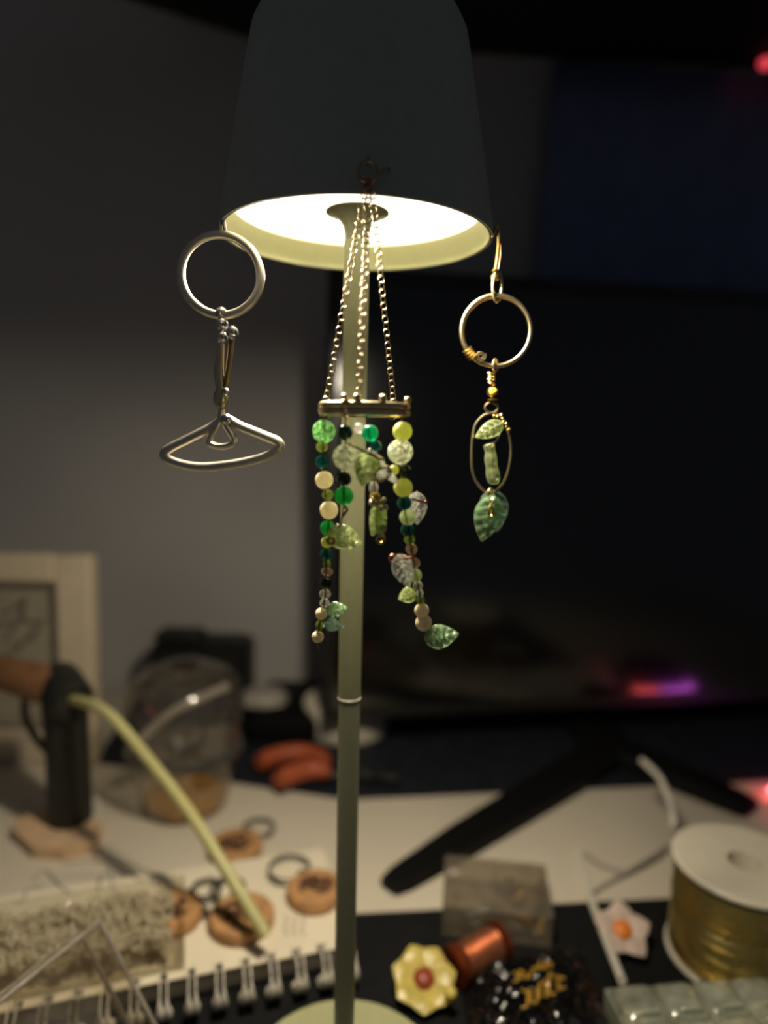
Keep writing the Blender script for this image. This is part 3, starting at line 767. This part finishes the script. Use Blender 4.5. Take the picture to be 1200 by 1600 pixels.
# ------------------------------------------------------------------ things along the back of the desk
bp0 = on(312, 1105)
sp0 = thing('black_speaker', (bp0.x, .70, .003), 'black boxy device standing by the wall behind the clear cup', 'speaker')
yb = .715
x0, x1 = at(236, 1050, yb).x, at(388, 1050, yb).x; zt = at(300, 1004, yb).z
m = MB(); m.box(((x0 + x1) / 2, yb + .02, zt / 2 + .0016), (x1 - x0, .05, zt - .003), None, .006); m.build('body', 'black_plastic', sp0)
m = MB(); m.box((x0 + .028, yb + .015, zt + .004), (.05, .035, .010), None, .003); m.build('top_block', 'black_satin', sp0)
m = MB(); m.lathe([(.022, 0), (.022, -.003), (.018, -.004), (.014, .0), (.006, -.001), (0, -.003)], (x0 + .05, yb - .005, zt * .5), Matrix(((1, 0, 0), (0, 0, 1), (0, -1, 0))) @ Matrix.Rotation(math.pi, 3, 'X'), 28); m.build('driver_cone', 'black_satin', sp0)
# low black pouch right of the device
q0 = on(386, 1130, .003); q1 = on(500, 1130, .003)
m = MB(); V = []; yy = q0.y
xa, xb = at(392, 1120, .685).x, at(498, 1120, .685).x
m.box(((xa + xb) / 2, .712, .0165), (xb - xa, .115, .026), None, .006)
tag(m.build('pouch', 'foot_black', org=((xa + xb) / 2, .712, .003)), 'flat black pouch at the wall behind the orange pliers', 'pouch')
c = at(412, 1066, .705)
m = mouse_shell(Vector((c.x, .705, .0297)), .026, .022, .013, 0)
tag(m.build('rounded_case', 'grey_pale', org=(c.x, .705, .0297)), 'small pale grey rounded object lying on the black pouch', 'small object')
# tape roll
tcn = at(540, 1150, .700); tz = .003
m = MB(); m.lathe([(.026, tz + .0004), (.044, tz + .0004), (.045, tz + .002), (.045, tz + .030), (.044, tz + .032), (.026, tz + .032), (.025, tz + .030), (.025, tz + .002)], (tcn.x, .700, 0), seg=56, closed=True)
tr_ = thing('tape_roll', (tcn.x, .70, tz), 'roll of white tape under the left corner of the monitor', 'tape')
m.build('tape_ring', 'white_plastic', tr_)
m = MB(); m.lathe([(.0235, tz + .0006), (.0248, tz + .0006), (.0248, tz + .0316), (.0235, tz + .0316)], (tcn.x, .700, 0), seg=48, closed=True); m.build('core', 'pale_pad', tr_)

# ------------------------------------------------------------------ pliers with orange grips
pA = on(455, 1215, .003)
pli = thing('pliers', (pA.x, pA.y, .003), 'orange and black handled pliers lying behind the lamp pole', 'pliers')
def grip(pts, z, name, mat, r, rads=None):
    m = MB(); P = smooth_path([on(x, y, z) for x, y in pts], 6); n = len(P)
    m.tube(P, r, seg=12, rads=[r * (.55 + .45 * math.sin(math.pi * min(1, (k / (n - 1)) * .9 + .12)) ** .5) for k in range(n)]); return m.build(name, mat, pli)
grip(((405, 1192), (430, 1182), (465, 1176), (492, 1180), (512, 1190)), .016, 'grip', 'orange_grip', .0090)
grip(((400, 1198), (430, 1192), (470, 1188), (505, 1194), (535, 1206)), .0085, 'grip_underside', 'black_plastic', .0055)
grip(((434, 1220), (455, 1210), (480, 1203), (498, 1203), (514, 1207)), .016, 'grip', 'orange_grip', .0090)
grip(((428, 1226), (452, 1222), (480, 1216), (508, 1212), (540, 1212)), .0085, 'grip_underside', 'black_plastic', .0055)
m = MB(); q = on(560, 1205, .010); m.box(q, (.034, .020, .010), Matrix.Rotation(R(-18), 3, 'Z'), .003); m.lathe([(.006, .0045), (.006, .007), (.004, .008)], q, seg=18); m.build('joint', 'black_satin', pli)
m = MB(); q2 = q + Vector((.026, -.008, 0)); m.box(q2, (.024, .011, .008), Matrix.Rotation(R(-18), 3, 'Z'), .003); m.build('jaw', 'black_satin', pli)

# ------------------------------------------------------------------ spiral sketchbook
ZP = .0150
e0, e1 = on(190, 1548, ZP), on(556, 1478, ZP)
bd = (e1 - e0).normalized(); bnv = Vector((-bd.y, bd.x, 0))     # towards the back
BW, BD, BT = .245, .100, .008
MBk = Matrix((bd, bnv, Vector((0, 0, 1)))).transposed()
bo = e1 - bd * BW
book = thing('sketchbook', (bo.x + bd.x * BW / 2, bo.y + bd.y * BW / 2, 0), 'open spiral-bound sketchbook with pencil sketches under the wooden key rings', 'sketchbook')
bc = bo + bd * (BW / 2) + bnv * (BD / 2)
m = MB(); m.box((bc.x, bc.y, .0036), (BW, BD, .0024), MBk); m.build('back_cover', 'shelf_black', book)
m = MB(); m.box((bc.x, bc.y, .0096), (BW - .003, BD - .003, .0094), MBk); m.build('page_block', 'page_edge', book)  # white pages; the grey of their shaded side is put into the colour
m = MB(); m.box((bc.x, bc.y, .0147), (BW - .002, BD - .002, .0006), MBk); top_pg = m.build('page', 'paper', book)
pitch = (on(466, 1500, .008) - on(427, 1507, .008)).length
nh = int(BW / pitch)
for k in range(nh):
    c = e1 - bd * (.006 + pitch * k)
    h = c + bnv * .0038
    m = MB(); m.box((h.x, h.y, ZP + .00012), (.0035, .0045, .0002), MBk); m.build('binding_hole', 'black_plastic', book)
    for s_ in (-.0019, .0019):
        cc = c + bd * s_ - bnv * .0075
        m = MB(); path = []; rr = []
        for t in range(0, 29):
            a = R(10 + 262 * t / 28)
            path.append(Vector((cc.x, cc.y, .0142)) + bnv * (.0112 * math.cos(a)) + Vector((0, 0, .0100 * math.sin(a))))
            rr.append(.0004 + .0019 * max(0, min(1, (t - 14) / 6)))
        m.tube(path, .0008, seg=6, rads=rr); m.build('wire_loop', 'wire_white', book)
# faint drawings on the page
def page_strokes(groups, w, mat, name):
    m = MB()
    for pts in groups:
        P = smooth_path([on(x, y, ZP + .0001) for x, y in pts], 5)
        m.tube(P, w, seg=4)
    m.build(name, mat, top_pg)
page_strokes([((52, 1376), (60, 1364), (75, 1362), (95, 1385), (112, 1396)), ((72, 1365), (90, 1382), (104, 1393)), ((152, 1388), (158, 1374), (172, 1358), (190, 1362), (225, 1378)), ((154, 1373), (154, 1395)), ((172, 1360), (176, 1385), (182, 1400)), ((40, 1392), (35, 1410), (20, 1408)), ((190, 1345), (230, 1360), (262, 1372)), ((100, 1350), (140, 1345), (190, 1350))], .0004, 'pencil', 'pencil_sketch')
wr = [((446 + k * 13, 1430), (449 + k * 13, 1434 + 6), (445 + k * 13, 1450), (449 + k * 13, 1462)) for k in range(3)]
wr += [((330 + k * 16, 1368), (334 + k * 16, 1377), (331 + k * 16, 1388)) for k in range(3)]
page_strokes(wr, .00045, 'ink_faint', 'faint_notes')

# ------------------------------------------------------------------ wooden key rings
def keyring(cx, cy, rpx, label, ring, tilt=0, z=None):
    z0 = ZP + .0005 if z is None else z
    c = on(cx, cy, z0 + .004); c.z = z0
    r = pxlen(rpx, c)
    t = thing('wooden_keyring', tuple(c), label, 'key ring', 'round wooden key rings on the sketchbook')
    m = MB(); m.lathe([(0, 0), (r * .93, 0), (r, .0015), (r, .0065), (r * .94, .008), (r * .70, .008), (r * .68, .0076), (0, .0076)], c, seg=40); d = m.build('disc', 'wood', t)
    m = MB(); rnd = random.Random(cx)
    for k in range(9):
        a = rnd.uniform(0, 6.28); p0 = c + Vector((r * .5 * math.cos(a), r * .5 * math.sin(a), .0078)); b_ = a + rnd.uniform(1.2, 2.6)
        p1 = c + Vector((r * .55 * math.cos(b_), r * .55 * math.sin(b_), .0078)); mid_ = (p0 + p1) / 2 + Vector((rnd.uniform(-.3, .3) * r, rnd.uniform(-.3, .3) * r, 0))
        m.tube(smooth_path([p0, mid_, p1], 5), r * .06, seg=5)
    m.build('engraved_motif', 'engraving', d, label='dark engraved motif')
    if ring:
        rx, ry, rr = ring; q = on(rx, ry, z0 + .002)
        m = MB(); m.torus(q, pxlen(rr, q), .0011, Matrix.Rotation(R(4), 3, 'X'), 36, 8); m.torus(q + Vector((0, 0, .0021)), pxlen(rr, q) * .98, .0010, None, 36, 8); m.build('split_ring', 'silver', t)
        d_ = (c - q); d_.z = 0; p0 = q + d_.normalized() * pxlen(rr, q); p1 = c - d_.normalized() * r * .8; n = 4
        for k in range(n):
            p = p0 + (p1 - p0) * ((k + .5) / n); p.z = z0 + .003 + (.005 if k == n - 1 else 0)
            m = MB(); m.torus(p, .0022, .0006, Matrix.Rotation(R(70 * (k % 2)), 3, 'X'), 18, 6, 1.3, 1); m.build('link', 'silver', t)
    return t
keyring(492, 1392, 44, 'round wooden key ring with a dark motif nearest the lamp pole', (452, 1360, 32))
keyring(378, 1434, 50, 'round wooden key ring lying under the end of the pale stick', (356, 1392, 26))
keyring(270, 1427, 46, 'round wooden key ring half hidden by the box of clear chips', (322, 1392, 22))
keyring(368, 1324, 42, 'round wooden key ring farthest back beside the cup', (404, 1296, 24), z=.0005 if on(368, 1324).y > (bo + bnv * BD).y else None)

# ------------------------------------------------------------------ clear box of chips (left)
def open_box(root, c, M, sx, sy, h, t, mat, name='wall', floor_mat=None):
    "tray from a floor and four walls"
    m = MB(); m.box(c + M @ Vector((0, 0, t / 2)), (sx, sy, t), M); m.build('box_floor', floor_mat or mat, root, sm=False)
    for (ox, oy, lx, ly) in ((0, sy / 2 - t / 2, sx, t), (0, -sy / 2 + t / 2, sx, t), (sx / 2 - t / 2, 0, t, sy - 2 * t), (-sx / 2 + t / 2, 0, t, sy - 2 * t)):
        m = MB(); m.box(c + M @ Vector((ox, oy, t + (h - t) / 2)), (lx, ly, h - t), M); m.build(name, mat, root, sm=False)
k0 = on(288, 1512, ZP + .010); k1 = on(238, 1384, ZP + .016)
fdl = (k1 - k0).dot(bnv); BL = .15
gap = (k0 - e1).dot(bnv)
gap -= .0065; k0 = k0 - bnv * gap; fdl += gap
cc = Vector((k0.x, k0.y, 0)) + bnv * (fdl / 2) - bd * (BL / 2); cc.z = ZP + .0008
Mc = MBk
cbx = thing('chip_box', tuple(cc), 'clear plastic box full of small clear chips at the lower left', 'box')
open_box(cbx, cc, Mc, BL, fdl, .020, .0014, 'clear_plastic')
m = MB(); rnd = random.Random(3)
for k in range(1500):
    p = cc + Mc @ Vector((rnd.uniform(-.45, .45) * BL, rnd.uniform(-.40, .40) * fdl, rnd.uniform(.007, .0175)))
    r = rnd.uniform(.0013, .0025); Mq = frame(Vector((rnd.uniform(-1, 1), rnd.uniform(-1, 1), rnd.uniform(-1, 1))))
    if k % 2: m.ball(p, r, (1, .7, .8), Mq, 6, 4, .3)
    else: m.tube([p - Mq.col[2] * r * 1.5, p + Mq.col[2] * r * 1.5], r * .6, seg=6)
ch = m.build('clear_chips', 'chip_clear', org=tuple(cc), sm=False)
tag(ch, 'small clear chips heaped in the plastic box at lower left', 'chips', kind='stuff')

# ------------------------------------------------------------------ clear lid leaning at the lower-left corner
A = on(125, 1456, .060); rB = ray(0, 1556); B = CPOS + rB * ((.058 - CAM_H) / rB.z)
ed1 = B - A
r2 = ray(200, 1600); ta = -(CPOS - A).dot(ed1) / r2.dot(ed1); Cq = CPOS + r2 * ta; ed2 = Cq - A
u1, u2 = ed1.normalized(), ed2.normalized(); u3 = u1.cross(u2).normalized()
if u3.y < 0: u3 = -u3
ML = Matrix((u1, u2, u3)).transposed()
L2 = (A.z - ZM - .001) / max(.2, -u2.z)
lid = thing('clear_lid', (A.x, A.y, ZM), 'empty clear plastic lid leaning upright in the lower-left corner', 'lid')
L1, L3, tt = .11, .020, .0012
for (o_, s_) in (((L1 / 2, L2 / 2, 0), (L1, L2, tt)), ((L1 / 2, 0, -L3 / 2), (L1, tt, L3)), ((0, L2 / 2, -L3 / 2), (tt, L2, L3)), ((L1, L2 / 2, -L3 / 2), (tt, L2, L3))):
    m = MB(); m.box(A + ML @ Vector(o_), s_, ML, .0004); m.build('lid_wall', 'clear_tray', lid)
for (a_, b_) in (((0, 0, 0), (L1, 0, 0)), ((0, 0, 0), (0, L2, 0)), ((0, 0, -L3), (L1, 0, -L3)), ((0, 0, -L3), (0, L2, -L3))):
    m = MB(); m.tube([A + ML @ Vector(a_), A + ML @ Vector(b_)], .0012, seg=8); m.build('rim', 'clear_edge', lid)

# ------------------------------------------------------------------ right: small clear box, copper bobbin, flowers, black bag
f0 = on(690, 1462, ZM); f1 = on(862, 1482, ZM)
xd = (f1 - f0); xd.z = 0; sw = xd.length; xd.normalize(); yd_ = Vector((-xd.y, xd.x, 0))
sdp = .052; c = f0 + xd * (sw / 2) + yd_ * (sdp / 2); c.z = ZM + .0004
Mx = Matrix((xd, yd_, Vector((0, 0, 1)))).transposed()
sb = thing('findings_box', tuple(c), 'small lidded clear box with gold bits beside the black foot', 'box')
open_box(sb, c, Mx, sw, sdp, .019, .0013, 'clear_box')
m = MB(); m.box(c + Vector((0, 0, .010)), (.0012, sdp - .004, .016), Mx); m.build('divider', 'clear_box', sb)
m = MB(); m.box(c + Vector((0, 0, .0203)), (sw + .001, sdp + .001, .0022), Mx, .001); m.build('lid', 'clear_box', sb)
m = MB(); m.box(c + Mx @ Vector((-sw * .22, -sdp / 2 - .001, .014)), (.018, .002, .008), Mx, .0008); m.build('latch', 'clear_plastic', sb)
rnd = random.Random(11); m = MB()
for k in range(70):
    p = c + Mx @ Vector((rnd.uniform(.06, .45) * sw, rnd.uniform(-.44, .42) * sdp, rnd.uniform(.0025, .012))); Mq = frame(Vector((rnd.uniform(-1, 1), rnd.uniform(-1, 1), rnd.uniform(-1, 1))))
    m.torus(p, .0026, .0006, Mq, 12, 5)
gb = m.build('gold_findings', 'gold', org=tuple(c)); tag(gb, 'tiny gold rings heaped in the right half of the small clear box', 'jewellery findings', kind='stuff')
m = MB()
# copper bobbin
pa, pb = on(712, 1497, ZM + .0155), on(778, 1443, ZM + .0155)
cop = thing('copper_bobbin', ((pa.x + pb.x) / 2, (pa.y + pb.y) / 2, ZM), 'shiny copper wire bobbin lying in front of the small clear box', 'bobbin')
# move forward of the box so that they do not touch
sh_ = -yd_ * .010
pa, pb = pa + sh_ * .2, pb + sh_
axd = (pb - pa).normalized(); Lb = (pb - pa).length; Mb = frame(axd); rb = .0115
pa.z = pb.z = ZM + rb + .0004
prof = [(0, 0), (rb, 0), (rb, .003), (rb * .82, .0035)]
nW = 16
for k in range(nW):
    z_ = .0035 + (Lb - .007) * (k + .5) / nW; prof += [(rb * .84, z_ - .0003), (rb * .90, z_)]
m = MB(); m.lathe(prof[4:] , pa, Mb, 30); m.build('winding', 'copper', cop)
m = MB(); m.lathe([(0, -.001), (rb, -.001), (rb, .003), (0, .003)], pa, Mb, 30); m.build('flange', 'copper_dark', cop)
m = MB(); m.lathe([(0, -.003), (rb, -.003), (rb, .001), (0, .001)], pb, Mb, 30); m.build('flange', 'copper_dark', cop)
# flowers
def flower(cx, cy, rpx, n, matp, matc, label, tilt, z, name='flower_charm', broad=.62):
    c = on(cx, cy, z); r = pxlen(rpx, c)
    t = thing(name, (c.x, c.y, ZM), label, 'flower charm')
    Nn = Vector((tilt[0], tilt[1], 1)).normalized(); M = frame(Nn, Vector((0, 1, 0)))
    for k in range(n):
        a = 2 * math.pi * k / n + .2; d = M @ Vector((math.cos(a), math.sin(a), .22))
        m = MB(); m.leaf(c + d * r * .12, d, Nn, r * .92, r * broad * 2 * math.sin(math.pi / n) * 1.7, .0016, .25, ribs=2, nu=12, nv=8, rib=.12); m.build('petal', matp, t)
    m = MB(); m.ball(c + Nn * .002, r * .34, (1, 1, .5), M, 14, 8, .12); m.build('flower_centre', matc, t)
    return t, c, r, Nn
t, c, r, Nn = flower(662, 1532, 50, 7, 'petal_yellow', 'petal_red', 'yellow flower charm with a red centre beside the lamp base', (.05, -.45), ZM + .010, broad=.80)
m = MB(); m.lathe([(.003, 0), (.004, .0004), (.0022, .0068)], (c.x, c.y, ZM + .0001), seg=16); m.build('stud', 'gold', t)
q = on(704, 1552, ZM + .014); m = MB(); m.ball(q, .0035, seg=14, rings=8); m.build('yellow_gem', 'petal_yellow', t)
t, c, r, Nn = flower(972, 1455, 44, 5, 'petal_blush', 'petal_orange', 'blush white flower charm with an orange centre left of the wire spool', (.0, -.5), ZM + .012, broad=.46)
m = MB(); m.lathe([(.003, 0), (.004, .0004), (.0022, .0088)], (c.x, c.y, ZM + .0001), seg=16); m.build('stud', 'gold', t)
# crumpled black bag with two lines of gold print
g_a, g_b, g_c = on(712, 1640, ZM + .002), on(945, 1640, ZM + .002), on(905, 1490, ZM + .002)
o0 = on(715, 1512, ZM + .0015); ux = on(905, 1478, ZM + .0015) - o0; uy = on(745, 1690, ZM + .0015) - o0
bagc = o0 + ux * .5 + uy * .5
bag = thing('black_bag', (bagc.x, bagc.y, ZM), 'crumpled glossy black plastic bag with two lines of gold print', 'bag')
from mathutils import noise as nz
def bag_h(u, v):
    p = Vector((u * 3.2, v * 3.2, 1.7))
    h = .0075 * abs(nz.noise(p)) + .0045 * abs(nz.noise(p * 2.6)) + .002 * nz.noise(p * 6)
    e = min(u, 1 - u, v, 1 - v) * 6; return (.0015 + h + .004) * min(1, max(.05, e))
n = 60; V = []; Fs = []
for i in range(n + 1):
    for j in range(n + 1):
        u, v = i / n, j / n; V.append(o0 + ux * u + uy * v + Vector((0, 0, bag_h(u, v))))
for i in range(n):
    for j in range(n):
        a = i * (n + 1) + j; Fs.append((a, a + n + 1, a + n + 2, a + 1))
k0_ = len(V)
for i in range(n + 1):
    for j in range(n + 1):
        u, v = i / n, j / n; V.append(o0 + ux * u + uy * v + Vector((0, 0, -.0009)))
for i in range(n):
    for j in range(n):
        a = k0_ + i * (n + 1) + j; Fs.append((a, a + 1, a + n + 2, a + n + 1))
for i in range(n):
    for j in (0, n):
        a, b_ = i * (n + 1) + j, (i + 1) * (n + 1) + j; Fs.append((a, b_, k0_ + b_, k0_ + a))
        a, b_ = j * (n + 1) + i, j * (n + 1) + i + 1; Fs.append((a, b_, k0_ + b_, k0_ + a))
m = MB(); m.add(V, Fs); bgo = m.build('bag_film', 'bag_black', bag)
import bmesh
bm_ = bmesh.new(); bm_.from_mesh(bgo.data); bmesh.ops.recalc_face_normals(bm_, faces=bm_.faces); bm_.to_mesh(bgo.data); bm_.free()
Mi = Matrix((ux, uy, Vector((0, 0, 1)))).transposed().inverted()
def letter_row(p0, p1, n, hpx, seedv, name):
    "a row of bold gold letter-like strokes; the print in the photograph is too blurred to read"
    rnd = random.Random(seedv); m = MB()
    for k in range(n):
        fx = p0[0] + (p1[0] - p0[0]) * (k + .5) / n; fy = p0[1] + (p1[1] - p0[1]) * (k + .5) / n
        hw = abs(p1[0] - p0[0]) / n * .36
        segs = [((-hw, hpx / 2), (-hw, -hpx / 2)), ((-hw, -hpx / 2), (hw, -hpx / 2 + 2)), ((hw, -hpx / 3), (hw * .9, hpx / 2)), ((-hw, hpx / 2), (hw, hpx / 2 - 2))]
        for sg in rnd.sample(segs, 3):
            pts = []
            for q in range(4):
                tq = q / 3; x = fx + sg[0][0] + (sg[1][0] - sg[0][0]) * tq; y = fy + sg[0][1] + (sg[1][1] - sg[0][1]) * tq
                p = on(x, y, ZM + .006); uvw = Mi @ (p - o0); u, v = uvw.x, uvw.y
                pts.append(o0 + ux * u + uy * v + Vector((0, 0, bag_h(u, v) + .0002)))
            m.tube(pts, .0007, seg=5)
    m.build(name, 'bag_print', bgo, label='gold print')
letter_row((800, 1542), (862, 1518), 6, 13, 5, 'upper_print_line')
letter_row((812, 1570), (884, 1545), 5, 24, 9, 'lower_print_line')

# ------------------------------------------------------------------ wire spool
s_c = on(1150, 1497, ZM)
yS = s_c.y; tpz = at(1150, 1345, yS).z
rS = pxlen(106, Vector((s_c.x, yS, tpz)))
s0 = Vector((s_c.x, yS, ZM + .0004)); hS = tpz - s0.z
spool = thing('wire_spool', tuple(s0), 'white spool wound with gold wire at the right', 'spool')
def flange(z): return [(rS * .28, z), (rS * .97, z), (rS, z + .001), (rS, z + .0025), (rS * .97, z + .0035), (rS * .28, z + .0035)]
m = MB(); m.lathe(flange(0), s0, seg=64, closed=True); m.build('flange', 'white_plastic', spool)
m = MB(); m.lathe(flange(hS - .0035), s0, seg=64, closed=True); m.build('flange', 'white_plastic', spool)
m = MB(); m.lathe([(rS * .24, .0), (rS * .28, 0), (rS * .28, hS), (rS * .24, hS)], s0, seg=40, closed=True); m.build('hub', 'white_plastic', spool)
rw = .00105; nW = int((hS - .0072) / (rw * 2)); prof = [(rS * .29, .0037)]
rnd = random.Random(2)
for k in range(nW):
    zc = .0037 + rw * (2 * k + 1); off = rS * (.955 + rnd.uniform(-.012, .008))
    prof += [(off - rw, zc - rw * .98), (off - rw * .3, zc - rw * .7), (off, zc), (off - rw * .3, zc + rw * .7)]
prof += [(rS * .29, hS - .0037)]
m = MB(); m.lathe(prof, s0, seg=72, closed=True); m.build('gold_winding', 'gold_wire', spool, label='gold wire winding')

# ------------------------------------------------------------------ bead organiser (right foreground)
b0 = on(945, 1534, .024); b1 = on(1200, 1517, .024)
xd = (b1 - b0); xd.z = 0; xd.normalize(); yd_ = Vector((xd.y, -xd.x, 0))     # towards the camera
Mo = Matrix((xd, -yd_, Vector((0, 0, 1)))).transposed()
cw = (on(1088, 1520, .024) - on(1026, 1522, .024)).length; ncol, nrow = 6, 3
OW, OD = cw * ncol + .004, cw * nrow * 1.05 + .004
oc = b0 + xd * (OW / 2) + yd_ * (OD / 2); oc.z = ZM + .0004
org_ = thing('bead_organiser', tuple(oc), 'greenish clear bead organiser with small lidded compartments at lower right', 'box')
open_box(org_, oc, Mo, OW, OD, .017, .0016, 'clear_green', floor_mat='frosted')
for k in range(1, ncol):
    m = MB(); m.box(oc + Mo @ Vector((-OW / 2 + .002 + cw * k, 0, .0095)), (.0012, OD - .004, .014), Mo); m.build('divider', 'clear_green', org_, sm=False)
for k in range(1, nrow):
    m = MB(); m.box(oc + Mo @ Vector((0, OD / 2 - .002 - cw * 1.05 * k, .0095)), (OW - .004, .0012, .0138), Mo); m.build('divider', 'clear_green', org_, sm=False)
for i in range(ncol):
    for j in range(nrow):
        q = oc + Mo @ Vector((-OW / 2 + .002 + cw * (i + .5), OD / 2 - .002 - cw * 1.05 * (j + .5), .0198))
        m = MB(); V = []; Fs = []; g = 14
        for ia in range(g + 1):
            for ib in range(g + 1):
                u, v = -1 + 2 * ia / g, -1 + 2 * ib / g
                V.append(q + Mo @ Vector((u * cw * .475, v * cw * .5, -.0020 + .0052 * ((1 - u ** 6) * (1 - v ** 6)) ** .5 + .0012 * (1 - u * u) * (1 - v * v))))
        for ia in range(g):
            for ib in range(g):
                z_ = ia * (g + 1) + ib; Fs.append((z_, z_ + g + 1, z_ + g + 2, z_ + 1))
        m.add(V, Fs); lidp = m.build('compartment_lid', 'clear_green', org_)
        m = MB(); m.box(q + Mo @ Vector((0, -cw * .40, .0044)), (cw * .5, .002, .0014), Mo, .0005); m.build('lid_tab', 'clear_green', lidp)
# a few beads inside
for i in range(ncol):
    for j in range(nrow):
        m = MB(); rnd = random.Random(i * 7 + j)
        for k in range(16):
            q = oc + Mo @ Vector((-OW / 2 + .002 + cw * (i + .5) + rnd.uniform(-.3, .3) * cw, OD / 2 - .002 - cw * 1.05 * (j + .5) + rnd.uniform(-.3, .3) * cw, .005 + rnd.random() * .004))
            m.ball(q, .0026, seg=8, rings=5)
        m.build('stored_beads', ('pearl', 'glass_pale', 'chip_clear')[(i + 2 * j) % 3], org_, kind='stuff')

# ------------------------------------------------------------------ white cables, and grey strands as their painted shadows
def cable(pts, label, r=.0024):
    P = smooth_path(pts, 10); m = MB(); m.tube(P, r, seg=10)
    tag(m.build('cable', 'grey_pale' if 'grey' in label else 'wire_white', org=tuple(P[-1])), label, 'cable', 'cables on the right')
cable([at(1003, 1188, .54), at(1030, 1215, .515), at(1046, 1252, .49), at(1053, 1290, .468), on(1052, 1330, .0026)], 'white cable arching over the monitor foot and down behind the spool')
cable([on(903, 1326, .0029), on(908, 1350, .0030), on(920, 1395, .0040), on(936, 1440, .010), on(956, 1492, .022), on(972, 1532, .0272)], 'straight pale cable from the organiser across the white desk', .0026)
cable([on(914, 1334, .0018), on(940, 1352, .0018), on(980, 1362, .0018), on(1020, 1345, .0018), on(1040, 1330, .0018)], 'thin grey strand standing in for the cable shadow that curves on the desk', .0016)  # no real cord: the arching cable's shadow, modelled as a grey strand
cable([on(922, 1398, .0018), on(950, 1380, .0018), on(990, 1356, .0050), on(1024, 1336, .0055), on(1042, 1322, .0040)], 'thin grey strand standing in for the cable shadow towards the wire spool', .0014)  # second grey strand, the rest of that cable's shadow put into colour
